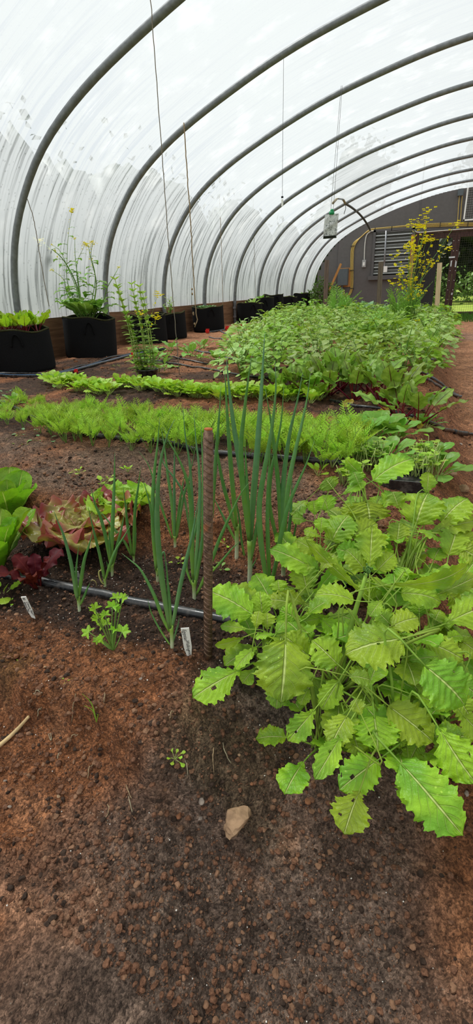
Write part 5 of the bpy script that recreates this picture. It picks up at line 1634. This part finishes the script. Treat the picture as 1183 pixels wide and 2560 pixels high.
CH = [split_leaf('leaf', [M['chard'], M['beet_stalk']], 'beet', .12, .075, .07, .003, .45, 1.6, nl=18, nw=8, wave=.07, wf=2.5, wrinkle=.015, cup=.08, seed=i) for i in range(4)]
BR = [leaf_mesh('leaf', [M['collard'], M['stem']], 'oval', .13, .075, .05, .003, 1.0, 1.5, nl=14, nw=8, wave=.06, wrinkle=.012, cup=.1, seed=i + 7) for i in range(4)]
SG = [leaf_mesh('leaf', [M['herb'], M['stem']], 'lance', .06, .016, .0, .001, .5, nl=6, nw=4, cup=.1, seed=i) for i in range(3)]
BRD = [leaf_mesh('leaf', [M['potato_pale'], M['stem']], 'oval', .12, .055, .03, .002, .8, nl=10, nw=6, cup=.1, wave=.03, seed=i) for i in range(3)]
STB = [leaf_mesh('leaf', [M['kale'], M['stem']], 'round', .05, .045, .06, .001, .7, nl=10, nw=6, teeth=10, tamp=.15, cup=.1, seed=i) for i in range(3)]

b1, L1, r1, h1 = grow_bag('nearest black grow bag, full of chard, cut off by the left edge', 67, 140, 928, .305)
for i, (dx, dy) in enumerate(((-.10, -.10), (.02, -.13), (.12, -.06), (-.12, .04), (.0, .02), (.10, .09))):
    t = thing('chard_plant', 'young red veined chard in the nearest grow bag', 'chard', (L1[0] + dx, L1[1] + dy, L1[2] + h1 * .90), 'chard in the nearest grow bag')
    rosette(t, CH, 8, (86, 42), (.8, 1.25), rng.uniform(0, 6), rad=.008)
b2, L2, r2, h2 = grow_bag('second black grow bag from the left, slanted, under the tall flowering brassica', 229, 124, 884, .345, x=-2.93, tilt=(0, math.radians(4)))
b3, L3, r3, h3 = grow_bag('third grow bag from the left, empty looking, behind the tall herb', 378, 84, 866, .30)
b3b, L3b, r3b, h3b = grow_bag('grow bag with a bushy willow leaved herb, tucked behind the third bag', 432, 72, 850, .29)
b4, L4, r4, h4 = grow_bag('grow bag behind the thick twine, planted with strawberries', 523, 77, 831, .315)
b5, L5, r5, h5 = grow_bag('grow bag right of the grey hoop foot at the gap in the bags', 625, 63, 800, .31)
b6, L6, r6, h6 = grow_bag('grow bag right behind the one at the hoop foot, rim tilted', 655, 66, 791, .36, tilt=(0, math.radians(-3)))
b7, L7, r7, h7 = grow_bag('tall grow bag third in the far cluster of bags', 684, 50, 787, .40)
b8, L8, r8, h8 = grow_bag('grow bag second from the shrub at the far end', 720, 44, 781, .34)
b9, L9, r9, h9 = grow_bag('grow bag partly behind the far shrub, last in the row', 757, 48, 776, .38)


_f = MB()
for q in range(4):
    _f.add(xf([(0, 0, 0), (.17, .21, 0), (.13, .38, .03), (-.13, .38, .03), (-.17, .21, 0)], frame_m((0, 0, 0), [math.cos(q * PI / 2), math.sin(q * PI / 2), .25], (0, 0, 1))), [(0, 1, 2, 3, 4)])
FLORET = _f.mesh('floret', [M['flower']])


def bolting_brassica(label, base, stems, leaves_base, cat='flowering brassica', lsize=1.0, side=True):
    """Flowering stems with small clasping leaves and yellow flower heads; stems are lists of points."""
    b = np.asarray(base); t = thing('flowering_brassica', label, cat, b)
    for P, r, fl in stems:
        Q = spline(P, 26) - b
        mb = MB(); tube(mb, Q, [r, r * .85, r * .6, r * .3], 6); o = mb.build('stem', M['stem'], t)
        n = int(len(Q))
        if side:
            for i in range(3, n - 4, 2):
                az = i * 2.4; d = np.array([math.cos(az), math.sin(az), .35])
                s = (1 - i / n) ** .8 * .9 * lsize * rng.uniform(.5, 1.0)
                if s < .1: continue
                Mx = frame_m(Q[i], d, np.array([0, 0, 1.0])); Mx[:3, :3] *= s * (1.75 if lsize > .8 else .55)
                link('leaf', BR[i % 4], t, Matrix(Mx.tolist()))
        if fl:
            mb = MB(); flower_cluster(mb, Q[-1], fl * (1.15 if fl > .03 else 1.5), 11 if fl > .03 else 22)
            mb.build('flower_head', M['flower'], t)
            for i in range(5):
                Mx = frame_m(Q[-3 - i] + rng.normal(size=3) * fl * .5, rng.normal(size=3), rng.normal(size=3) + np.array([0, 0, .8])); Mx[:3, :3] *= fl * 1.1
                link('floret', FLORET, t, Matrix(Mx.tolist()))
    rosette(t, BR, leaves_base, (88, 52) if lsize > .8 else (80, 22), (1.1, 1.8) if lsize > .8 else (.9, 1.35), .4, rad=.05)
    return t


pb = L2 + np.array([.02, -.02, h2 * .88])
sp_ = lambda *px: [pb] + [at_plane(*q, pb + rng.normal(size=3) * np.array([.05, .05, 0])) for q in px]
bolting_brassica('tall brassica with yellow flowers growing in the second grow bag', pb, [
    (sp_((200, 740), (182, 690), (150, 640), (97, 602)), .007, .022), (sp_((196, 735), (168, 665), (148, 625), (129, 612)), .004, .006), (sp_((172, 720), (168, 640), (172, 580), (180, 527)), .0035, .016),
    (sp_((205, 760), (194, 690), (188, 640), (187, 597)), .005, .008), (sp_((236, 750), (240, 700), (228, 650), (220, 612)), .007, .016), (sp_((238, 700), (228, 640), (232, 607)), .004, .014),
    (sp_((255, 760), (268, 720), (285, 690), (297, 668)), .006, .008), (sp_((170, 740), (160, 700), (130, 675)), .004, .010), (sp_((200, 740), (192, 665), (213, 610)), .004, .012)], 24)
pb = L3b + np.array([.0, .0, h3b * .87])
t = thing('willow_leaved_herb', 'bushy herb with narrow leaves in the bag behind the third grow bag', 'herb', pb)
for i in range(9):
    a = rng.uniform(0, 2 * PI); e = np.array([math.cos(a) * rng.uniform(.02, .11), math.sin(a) * rng.uniform(.02, .10), rng.uniform(.10, .21)])
    P = spline([np.zeros(3), e * np.array([.5, .5, .6]), e], 10); mb = MB(); tube(mb, P, [.003, .001], 5); mb.build('stem', M['stem'], t)
    for j in range(3, 10):
        az = j * 2.4 + i; Mx = frame_m(P[j], [math.cos(az), math.sin(az), .5], [0, 0, 1]); link('leaf', SG[j % 3], t, Matrix(Mx.tolist()))
for i in range(5):
    t = thing('strawberry_plant', 'strawberry plant in the bag behind the thick twine', 'strawberry', L4 + np.array([rng.uniform(-.1, .1), rng.uniform(-.1, .1), h4 * .87]), 'strawberries in the grow bag')
    rosette(t, STB, 9, (75, 20), (.7, 1.05), rng.uniform(0, 6), rad=.006)
for L_, h_, off, lab, ms, n, s in ((L5, h5, (-.06, 0), 'pale leaved seedling at the left in the bag at the hoop foot', BRD, 5, .7), (L5, h5, (.08, -.03), 'larger pale leaved plant at the right in the bag at the hoop foot', BRD, 9, 1.15), (L6, h6, (.0, 0), 'broad leaved plant in the tilted rim bag of the far cluster', BR, 8, .95),
                                   (L8, h8, (-.02, 0), 'small seedling in the bag second from the far shrub', BR, 6, .6), (L8, h8, (.08, .03), 'upright seedling in the bag second from the far shrub, by the hoop', BRD, 5, .7), (L9, h9, (0, 0), 'seedling in the last bag beside the far shrub', BR, 6, .7), (L3, h3, (.05, -.04), 'creeping plant at the rim of the third grow bag', STB, 7, .7)):
    t = thing('bag_plant', lab, 'plant', L_ + np.array([off[0], off[1], h_ * .87]))
    rosette(t, ms, n, (80, 30), (.8 * s, 1.1 * s), rng.uniform(0, 6), rad=.006)

# shrub at the far end of the bags
pb = at_x(806, 784, -2.45); pb[2] = gz(pb[0], pb[1])
t = thing('leafy_shrub', 'dark leafy shrub at the far end of the row of grow bags', 'shrub', pb, scale=.6)
mb = MB()
for c in ((0, 0, .55), (.25, 0, .35), (-.25, .1, .75), (-.1, -.1, .25), (.2, .1, .75), (-.4, 0, .5), (.0, .0, .95), (.4, .1, .15)): foliage(mb, c, (.24, .2, .22), 110, .10)
mb.build('foliage', M['hedge_green'], t)
mb = MB()
for i in range(5): tube(mb, spline([(0, 0, 0), (rng.uniform(-.15, .15), 0, .4), (rng.uniform(-.35, .35), rng.uniform(-.1, .1), .9)], 8), .008, 5)
mb.build('stem', M['wood_weathered'], t)

# tall herb standing in a small black nursery pot
pb = gp(372, 952); s = depth_of(pb) / F_PX
t = thing('nursery_pot', 'small black plastic nursery pot behind the salad greens', 'pot', pb)
mb = MB(); n = 28; V = []
for q, zz in ((.80, 0), (.98, 1.0), (1.06, 1.0), (1.06, 1.12), (.94, 1.12), (.90, .8)):
    for j in range(n): V.append((25 * s * q * math.cos(2 * PI * j / n), 25 * s * q * math.sin(2 * PI * j / n), 26 * s * zz))
mb.add(V, [(i * n + j, i * n + (j + 1) % n, (i + 1) * n + (j + 1) % n, (i + 1) * n + j) for i in range(5) for j in range(n)]); mb.build('pot', M['pipe'], t)
V = [(0, 0, 24 * s)] + [(23 * s * math.cos(2 * PI * j / n), 23 * s * math.sin(2 * PI * j / n), 22 * s) for j in range(n)]
mb = MB(); mb.add(V, [(0, 1 + j, 1 + (j + 1) % n) for j in range(n)]); mb.build('compost', M['compost'], t)
hb = pb + np.array([0, 0, 22 * s])
t = thing('tall_herb', 'tall herb with whorled yellow green leaves in the small nursery pot', 'herb', hb)
HL = [leaf_mesh('leaf', [M['herb'], M['stem']], 'lance', .052, .022, .0, .0006, .4, nl=5, nw=4, cup=.15, seed=i) for i in range(3)]
HD = [leaf_mesh('leaf', [M['herb'], M['stem']], 'oval', .06, .03, .0, .0006, .6, nl=5, nw=4, cup=.1, seed=i) for i in range(3)]
for (tx, ty), bx in (((288, 700), 345), ((296, 722), 352), ((310, 772), 362), ((329, 712), 366), ((335, 745), 372), ((348, 718), 380), ((357, 735), 386), ((322, 800), 358)):
    B = at_plane(bx, 945, hb); T = at_plane(tx, ty, hb + FH * rng.uniform(-.05, .05))
    P = spline([B - hb, (B + T) / 2 - hb + RT * .015, T - hb], 30); mb = MB(); tube(mb, P, [.0045, .0038, .002], 6); mb.build('stem', M['stem_pale'], t)
    for j in range(3, 30, 2):
        dense = j > 17
        for q in range(4 if dense or j % 4 == 1 else 2):
            az = q * PI / 2 + j * .7; Mx = frame_m(P[j], [math.cos(az), math.sin(az), .7 if dense else .25], [0, 0, 1]); Mx[:3, :3] *= (.8 if dense else 1.15) * rng.uniform(.8, 1.2)
            link('leaf', (HL if j > 9 else HD)[q % 3], t, Matrix(Mx.tolist()))
for j in range(26):
    az = rng.uniform(0, 2 * PI); rr = rng.uniform(.0, .09)
    Mx = frame_m((rr * math.cos(az), rr * math.sin(az), rng.uniform(.0, .14)), [math.cos(az), math.sin(az), .3], [0, 0, 1]); link('leaf', HD[j % 3], t, Matrix(Mx.tolist()))
q0 = gp(395, 930)
sp2 = lambda *px: [q0] + [at_plane(*q, q0) for q in px]
bolting_brassica('slender yellow flowered weed right of the tall potted herb', q0, [(sp2((362, 815), (378, 790), (394, 736)), .002, .016), (sp2((372, 830), (385, 810), (390, 791)), .002, .016), (sp2((365, 850), (350, 783)), .002, .014)], 4, 'weed', .5, False)
g_ = gp(150, 880)
t = thing('spoon_leaf_plant', 'dark spoon leaved plant between the first and second grow bags', 'plant', g_)
rosette(t, [leaf_mesh('leaf', [M['spinach'], M['stem']], 'spoon', .16, .07, .0, .003, .5, nl=12, nw=6, cup=.12, seed=i) for i in range(3)], 10, (84, 50), (.7, 1.05), .2, rad=.01)
t = thing('grass_seed_head', 'arching dry grass stalk with a seed head in front of the second bag', 'grass', g_ + np.array([.02, .05, 0]))
o_ = np.array(t.location); P = spline([o_ - o_, at_plane(150, 842, g_) - o_, at_plane(205, 842, g_) - o_, at_plane(252, 853, g_) - o_], 24)
mb = MB(); tube(mb, P, .0022, 5); mb.build('stalk', M['stem_pale'], t)
mb = MB()
for i in range(36): mb_c = P[int(rng.integers(15, 24))] + rng.normal(size=3) * .018; rock(mb, mb_c, .0035, 1, .1, (1, 1, 1.8))
mb.build('seeds', M['stem_pale'], t)

# ================================================================== CARROT ROW
def frond(mb, base, az, el, L, seed):
    g = np.random.default_rng(seed)
    d = np.array([math.cos(az) * math.cos(el), math.sin(az) * math.cos(el), math.sin(el)])
    out = np.array([math.cos(az), math.sin(az), 0])
    P = spline([base, base + d * L * .5, base + d * L * .85 + out * L * .12 + np.array([0, 0, -.02 * L])], 14)
    tube(mb, P, [.0011, .0008, .0003], 4, 1, cap=False)
    side = np.cross(d, [0, 0, 1.0]); side /= np.linalg.norm(side) + 1e-9
    for i in range(5, 14):
        f = (i - 5) / 8.0; pl = L * .30 * (1 - .75 * f) * g.uniform(.8, 1.15)
        T = P[min(i + 1, 13)] - P[i - 1]; T /= np.linalg.norm(T)
        up = np.cross(side, T)
        for s in (-1, 1):
            pd = side * s * .8 + T * .6 + up * .12
            pd /= np.linalg.norm(pd)
            for q in range(1, 5):
                c = P[i] + pd * pl * q / 4.3
                for w in (-1, 1, 0):
                    ld = pd * (.75 if w else 1.0) + w * T * .7
                    l = pl * (.30 if w else .36) * (1.15 - .15 * q)
                    Mx = frame_m(c, ld, up + g.normal(size=3) * .35)
                    mb.add(xf([(0, 0, 0), (.24 * l, .5 * l, 0), (0, l, 0), (-.24 * l, .5 * l, 0)], Mx), [(0, 1, 2, 3)], 0)


def carrot_proto(i, n, h):
    t = thing('carrot_plant', 'feathery young carrot plant in the long row behind the onions', 'carrot', (0, 0, -5), 'young carrots in the long row')
    for j in range(n):
        mb = MB(); frond(mb, np.zeros(3), j * 2.4 + i, math.radians(rng.uniform(52, 84)), h * rng.uniform(.75, 1.1), i * 50 + j)
        mb.build('frond', [M['carrot'], M['stem']], t)
    return t


CP = [carrot_proto(i, 5, .125) for i in range(6)]
used = [False] * 6
xs_l, ys_l = [-2.2, -1.7, -1.4, -1.07, -.7, -.32, -.15], [2.10, 1.80, 1.66, 1.545, 1.49, 1.436, 1.42]


def scatter(protos, used, spots, sc=(.8, 1.15)):
    for x, y, s in spots:
        k_ = int(rng.integers(len(protos)))
        loc = (x, y, gz(x, y) - .002); rz = rng.uniform(0, 6.28); sc_ = s * rng.uniform(*sc); tl = (rng.normal() * .08, rng.normal() * .08)
        if not used[k_]:
            used[k_] = True; o = protos[k_]; o.location = loc; o.rotation_euler = (tl[0], tl[1], rz); o.scale = (sc_,) * 3
        else: dup(protos[k_], loc, rz, sc_, tilt=tl)


sp = []
while len(sp) < 150:
    x = rng.uniform(-2.15, -.17); y = np.interp(x, xs_l, ys_l) + rng.uniform(-.21, .13) + .05 * sstep(-.9, -.4, x)
    if any((x - a) ** 2 + (y - b) ** 2 < .0016 for a, b, _ in sp): 
        if rng.random() < .7: continue
    s = .62 + .38 * sstep(-1.9, -1.2, x) + .12 * sstep(-.9, -.5, x)
    if x < -1.35 and rng.random() < .45: continue
    sp.append((x, y, float(s)))
scatter(CP, used, sp)

# ================================================================== SALAD ROWS
def leafy_proto(name, label, cat, group, meshes, n, elev, sc):
    t = thing(name, label, cat, (0, 0, -5), group); rosette(t, meshes, n, elev, sc, rng.uniform(0, 6), rad=.005); return t


MA = [leaf_mesh('leaf', [M['mache'], M['stem_pale']], 'spoon', .062, .034, .02, .0016, .45, nl=9, nw=6, cup=.15, wave=.03, seed=i) for i in range(4)]
MR = [leaf_mesh('leaf', [M['mache'], M['stem_pale']], 'round', .04, .032, .04, .0014, .8, nl=9, nw=6, cup=.12, wave=.05, seed=i + 9) for i in range(3)]
LP = [leafy_proto('salad_plant', 'low yellow green salad plant in the row behind the carrots', 'salad greens', 'salad greens behind the carrots', MA if i < 3 else MR, 10, (84, 45), (.7, 1.1)) for i in range(5)]
used = [False] * 5; sp = []
for x0, y0, x1, y1, n in ((128, 962, 285, 985, 22), (300, 968, 420, 985, 14), (425, 986, 560, 996, 18), (560, 994, 820, 1004, 30)):
    for i in range(n):
        f = (i + rng.uniform(-.3, .3)) / n; p = gp(x0 + (x1 - x0) * f, y0 + (y1 - y0) * f + rng.uniform(-9, 7)); sp.append((p[0], p[1], 1.12))
scatter(LP, used, sp)
p = gp(160, 958)
t = thing('salad_plant', 'darker round leaved salad plant at the left end of the row by the nearest bag', 'salad greens', p)
rosette(t, [leaf_mesh('leaf', [M['spinach'], M['stem_pale']], 'round', .05, .04, .06, .0016, .7, nl=9, nw=6, cup=.12, seed=i + 9) for i in range(3)], 16, (80, 20), (.7, 1.1), .3, rad=.02)

# young broad leaved brassicas
for lab, px, n, s, mt in (('young brassica with a large upright leaf beside the thin string', (430, 878), 5, 1.0, BR), ('young brassica with pale ribs, second in the row right of the thin string', (480, 892), 7, 1.05, BR), ('young brassica in front of the red fitting of the fourth bag', (508, 872), 7, .85, BR), ('young brassica at the left edge of the bean plants', (545, 906), 8, .9, BR),
                          ('bluish kale plant behind the tall potted herb', (388, 905), 7, .95, BR), ('small seedling between the second and third young brassicas', (500, 900), 5, .5, BR), ('young brassica near the far header hose end', (706, 800), 5, 1.2, BR), ('tatty seedling at the foot of the young brassica by the string', (418, 905), 6, .45, BR)):
    p = gp(*px); t = thing('young_brassica', lab, 'brassica', p)
    rosette(t, mt, n, (80, 35), (.75 * s, 1.1 * s), rng.uniform(0, 6), rad=.008)

# ================================================================== BEETS
BL = [split_leaf('leaf', [M['beet'], M['beet_stalk']], 'beet', .14, .085, .11, .0034, .5, 1.8, nl=20, nw=10, wave=.07, wf=2.6, wrinkle=.014, cup=.10, seed=i + 3) for i in range(5)]
BO = [split_leaf('leaf', [M['beet_old'], M['beet_stalk']], 'beet', .09, .06, .06, .0026, 1.6, 1.4, nl=14, nw=8, wave=.09, wrinkle=.01, seed=i) for i in range(2)]
for i, (px, s, el, lab) in enumerate((((695, 985), .62, 55, 'beet plant leftmost in the beet row, leaves upright'), ((735, 985), .75, 40, 'beet plant second from the left in the beet row, behind the onion tips'), ((775, 992), .85, 35, 'beet plant with broad pale flopped leaf behind the carrots'), ((822, 988), 1.0, 35, 'beet plant in the thick of the beet row with tall dark stalks'), ((850, 975), 1.15, 40, 'tallest beet plant with a dark leaf standing highest in the row'),
                                      ((885, 1002), 1.0, 35, 'beet plant over a yellowed fallen leaf'), ((925, 985), 1.1, 40, 'beet plant with long red stalks leaning right at the back'), ((955, 1005), .95, 40, 'beet plant with small upright leaves left of the pale top leaf'), ((985, 1020), 1.05, 42, 'beet plant with big light leaf by the grey hoses'), ((1000, 1050), .85, 30, 'beet plant with red stalks lying over the black hose'),
                                      ((1045, 1062), .85, 30, 'rightmost beet plant nearest the path above the black hose'), ((1062, 960), .7, 70, 'single leaf beet plant alone by the bent grey hoses'), ((790, 965), .9, 40, 'beet plant at the back of the row below the bean plants'))):
    p = gp(*px); t = thing('beet_plant', lab, 'beet', p)
    rosette(t, BL, 3 if el == 70 else 8, (86, el), (.75 * s, 1.08 * s), rng.uniform(0, 6), rad=.010)
    if i in (2, 5, 6, 8, 9): rosette(t, BO, 2, (25, 10), (.9, 1.1), rng.uniform(4, 5.5), rad=.01)

# ================================================================== SALAD TROUGH BY THE PATH
SPN = [leaf_mesh('leaf', [M['spinach'], M['stem_pale']], 'spoon', .085, .05, .02, .002, .7, nl=12, nw=8, cup=.14, wave=.03, seed=i) for i in range(4)]
for lab, px, n, s, el in (('spinach plant at the left behind the mustard patch below the beets', (912, 1105), 12, 1.0, 30), ('spinach plant in the middle below the beets with a seed stalk', (945, 1095), 13, 1.05, 30), ('spinach plant below the rightmost beet', (985, 1100), 12, .95, 25), ('spinach plant right of the cut stems, leaves lying over the path edge', (1095, 1190), 12, 1.0, 8), ('spinach plant at the path side above the cut stems', (1085, 1150), 10, .75, 25),
                          ('leafy spinach between the cut stems and the mustard', (960, 1160), 12, .85, 35), ('small spinach left of the cut stems', (905, 1155), 10, .8, 30), ('dark green rosette at the foot of the rightmost beet', (1060, 1070), 12, .7, 15)):
    p = gp(*px); t = thing('spinach_plant', lab, 'spinach', p); rosette(t, SPN, n, (84, el + 8), (.8 * s, 1.35 * s), rng.uniform(0, 6), rad=.008)
CL = [leaf_mesh('leaf', [M['mache'], M['stem_pale']], 'oval', .022, .014, .0, .0008, .5, nl=6, nw=4, cup=.1, seed=i) for i in range(2)]


def cut_tuft(label, px, n, w, h):
    p = gp(*px); t = thing('cut_salad_tuft', label, 'salad greens', p)
    mb = MB()
    for i in range(n):
        a = rng.uniform(0, 2 * PI); rr = w * math.sqrt(rng.random()); b = np.array([rr * math.cos(a), rr * math.sin(a), 0]); e = b + np.array([rng.normal() * .012, rng.normal() * .012, h * rng.uniform(.6, 1.1)])
        tube(mb, [b, (b + e) / 2 + rng.normal(size=3) * .003, e], [.0012, .0011, .001], 5)
        if rng.random() < .55:
            for q in range(2):
                az = rng.uniform(0, 6.3); Mx = frame_m(e * rng.uniform(.7, 1), [math.cos(az), math.sin(az), .4], [0, 0, 1]); Mx[:3, :3] *= rng.uniform(.7, 1.2); link('leaf', CL[q], t, Matrix(Mx.tolist()))
    mb.build('cut_stems', M['stem_pale'], t)


cut_tuft('dense tuft of cut pale salad stems beside the path', (1040, 1205), 90, .055, .085)
cut_tuft('second tuft of cut pale stems just behind, by the spinach', (1055, 1160), 60, .045, .07)
cut_tuft('small tuft of cut stems at the left by the carrots', (878, 1215), 34, .028, .055)
cut_tuft('bushy tuft of young salad left of the black tray', (925, 1165), 70, .05, .07)
p = gp(1010, 1212)
t = thing('seed_tray', 'black plastic tray edge showing between salad and mustard', 'tray', p)
mb = MB(); box(mb, (0, 0, .008), (.10, .12, .006)); 
for sx_ in (-1, 1): box(mb, (sx_ * .05, 0, .018), (.005, .12, .03)); box(mb, (0, sx_ * .06, .018), (.105, .005, .03))
mb.build('tray', M['pipe'], t)

# ================================================================== BEAN / POTATO BED
PL = [leaf_mesh('leaflet', [M['potato'], M['stem']], 'oval', .075, .052, .012, .001, .6, nl=6, nw=6, cup=.1, wave=.02, seed=i) for i in range(3)]


def bushy_proto(name, label, cat, group, mat, n, R, H, ls, prof='oval', wr=.68):
    t = thing(name, label, cat, (0, 0, -5), group)
    st = MB()
    for s in range(5):
        a = s * 1.257 + rng.uniform(-.3, .3); e = np.array([math.cos(a) * R * .6, math.sin(a) * R * .6, H * rng.uniform(.75, 1.0)])
        tube(st, spline([np.zeros(3), e * np.array([.4, .4, .6]), e], 8), [.004, .002], 5)
    st.build('stem', M['stem'], t)
    mb = MB()
    for i in range(n):
        a = rng.uniform(0, 2 * PI); rr = R * math.sqrt(rng.random()); z = H * (1 - .55 * (rr / R) ** 2) * rng.uniform(.45, 1.05)
        l = ls * rng.uniform(.6, 1.15)
        V, Fc, U = blade(prof, l, l * wr, nl=6, nw=4, cup=rng.uniform(-.1, .25), wave=.03, droop=rng.uniform(.2, .9), seed=i)
        az = a + rng.uniform(-.8, .8); d = np.array([math.cos(az), math.sin(az), rng.uniform(-.25, .45)])
        mb.add(xf(V, frame_m((rr * math.cos(a), rr * math.sin(a), z), d, np.array([0, 0, 1]) + rng.normal(size=3) * .25)), Fc, 0, U)
    mb.build('foliage', mat, t)
    return t


BP = [bushy_proto('bean_plant', 'bushy mid green bean plant in the dense bed behind the beets', 'bean plant', 'bushy plants in the dense bed', M['potato'], 120, .18, .26, .062) for i in range(4)] + \
     [bushy_proto('bean_plant', 'bushy mid green bean plant in the dense bed behind the beets', 'bean plant', 'bushy plants in the dense bed', M['potato_pale'], 100, .17, .26, .06) for i in range(2)]
used = [False] * 6; sp = []
Yr = 2.95
while Yr < 9.2:
    xl = np.interp(Yr, [2.95, 3.4, 4.0, 5.5, 7.5, 9.2], [-1.05, -1.25, -1.45, -1.75, -2.1, -2.3]); xr = .02 + .012 * Yr
    x = xl
    while x < xr:
        sp.append((x + rng.uniform(-.05, .05), Yr + rng.uniform(-.1, .1), .9 + .03 * Yr)); x += rng.uniform(.21, .27) * (1 + .04 * Yr)
    Yr += .30 + .03 * Yr
scatter(BP, used, sp, (.85, 1.15))
KP = [leafy_proto('collard_plant', 'broad leaved bluish brassica in the far part of the bed', 'brassica', 'broad leaved plants at the far end of the bed', [leaf_mesh('leaf', [M['kale'], M['stem_pale']], 'oval', .20, .12, .08, .005, .9, nl=10, nw=6, cup=.15, wave=.04, seed=i) for i in range(3)], 9, (80, 20), (.8, 1.2)) for i in range(2)]
used = [False] * 2; sp = []
for i in range(26):
    y = rng.uniform(8.8, 12.8); sp.append((rng.uniform(-2.2, .1 + .01 * y), y, 1.1))
sp += [(-.35, 7.6, 1.1), (-.1, 6.4, .9), (-.95, 8.6, 1.2), (-1.2, 8.2, 1.1), (.03, 7.2, .9)]
scatter(KP, used, sp)
for lab, px, n, h in (('tall feathery dill beside the far lath with yellow flowers', (1000, 835), 12, .62), ('bright feathery fennel at the right front of the dense bed', (1035, 905), 10, .34), ('feathery dill plant left of the tallest dill', (960, 860), 10, .40), ('slim feathery dill at the back in front of the electrical box', (845, 815), 9, .62),
                      ('small bright fennel seedling on the bed edge by the path', (1068, 930), 8, .26), ('thin fennel frond at the bed edge behind the hose stubs', (1075, 912), 7, .30), ('soft dill clump in the middle of the bean plants', (905, 880), 10, .36)):
    p = gp(*px); t = thing('dill_plant', lab, 'dill', p)
    for j in range(n):
        mb = MB(); frond(mb, np.array([rng.normal() * .02, rng.normal() * .02, 0]), j * 2.4, math.radians(rng.uniform(62, 86)), h * rng.uniform(.6, 1.1), j + int(px[0])); mb.build('frond', [M['dill'] if 'bright' not in lab else M['carrot'], M['stem']], t)
# flowering brassica at the far right
p = gp(1030, 838)
heads = [(1075, 527), (1068, 548), (1027, 557), (1040, 562), (1055, 566), (1068, 598), (1081, 602), (1060, 592), (1030, 612), (988, 632), (1022, 616), (1036, 622), (1046, 640), (1064, 656), (1081, 655), (1008, 668), (998, 689), (1035, 700), (1046, 713), (982, 707), (1027, 747), (1116, 621), (1141, 560), (1052, 727), (1020, 700)]
stems = []
for hx, hy in heads:
    jb = p + np.array([rng.normal() * .06, rng.normal() * .06, 0])
    stems.append(([p, at_plane(1020 + (hx - 1020) * .25, 770 + (hy - 770) * .3, jb), at_plane(1022 + (hx - 1022) * .7, 740 + (hy - 740) * .7, jb), at_plane(hx, hy, jb)], .0045, .040))
bolting_brassica('tall yellow flowering brassica in front of the louvred window and mesh doors', p, stems, 10, 'flowering brassica', .35)
for lab, px in (('low sprig of yellow flowers among the bean plants left', (778, 818)), ('low sprig of yellow flowers among the bean plants, right one', (793, 838)), ('single yellow bloom at the right of the dense bed', (1045, 800))):
    g0 = gp(px[0], px[1] + 45)
    t = thing('yellow_flower_sprig', lab, 'flower', g0)
    e = at_plane(px[0], px[1], g0) - g0
    mb = MB(); tube(mb, spline([(0, 0, 0), e * .5 + np.array([.01, 0, 0]), e], 8), [.003, .0015], 5); mb.build('stem', M['stem'], t)
    mb = MB(); flower_cluster(mb, e, .034, 11); mb.build('flower_head', M['flower'], t)
for lab, px, w in (('pile of pale straw mulch at the left of the dense bed', (690, 815), .30), ('patch of pale straw showing among the far plants', (905, 822), .22), ('small patch of pale straw right of the other', (945, 826), .16)):
    g0 = gp(*px); mb = MB()
    for i in range(220):
        a = rng.uniform(0, 6.3); q = np.array([rng.normal() * w * .4, rng.normal() * w * .4, .02 + .05 * rng.random()]); d = np.array([math.cos(a), math.sin(a), rng.normal() * .2]) * rng.uniform(.03, .07)
        tube(mb, [q - d, q + d], .004, 4)
    o = mb.build('straw_mulch', plain('straw', srgb(214, 196, 160), .9, 0, 60, .2) if 'straw' not in bpy.data.materials else bpy.data.materials['straw'], None, False); o.location = g0
    tag(o, lab, 'straw', None, 'stuff')
for i, (px, n_, s_) in enumerate((((620, 848), 10, .5), ((590, 838), 9, .45), ((660, 835), 9, .5), ((560, 860), 8, .4), ((700, 830), 9, .6), ((470, 858), 9, .4), ((345, 905), 8, .4), ((290, 915), 8, .35), ((20, 985), 10, .4), ((60, 998), 9, .4), ((70, 1085), 7, .3), ((30, 1095), 7, .3), ((110, 1100), 8, .3), ((55, 1110), 6, .28))):
    p = gp(*px); t = thing('low_weed', 'low green weed growing on the bare soil', 'weed', p, 'low weeds on the bare soil'); rosette(t, SG if i % 2 else STB, n_, (60, 8), (.35 * s_ * 2, .65 * s_ * 2), rng.uniform(0, 6), rad=.02)
for x, z in (((1183, 785), 0),): pass
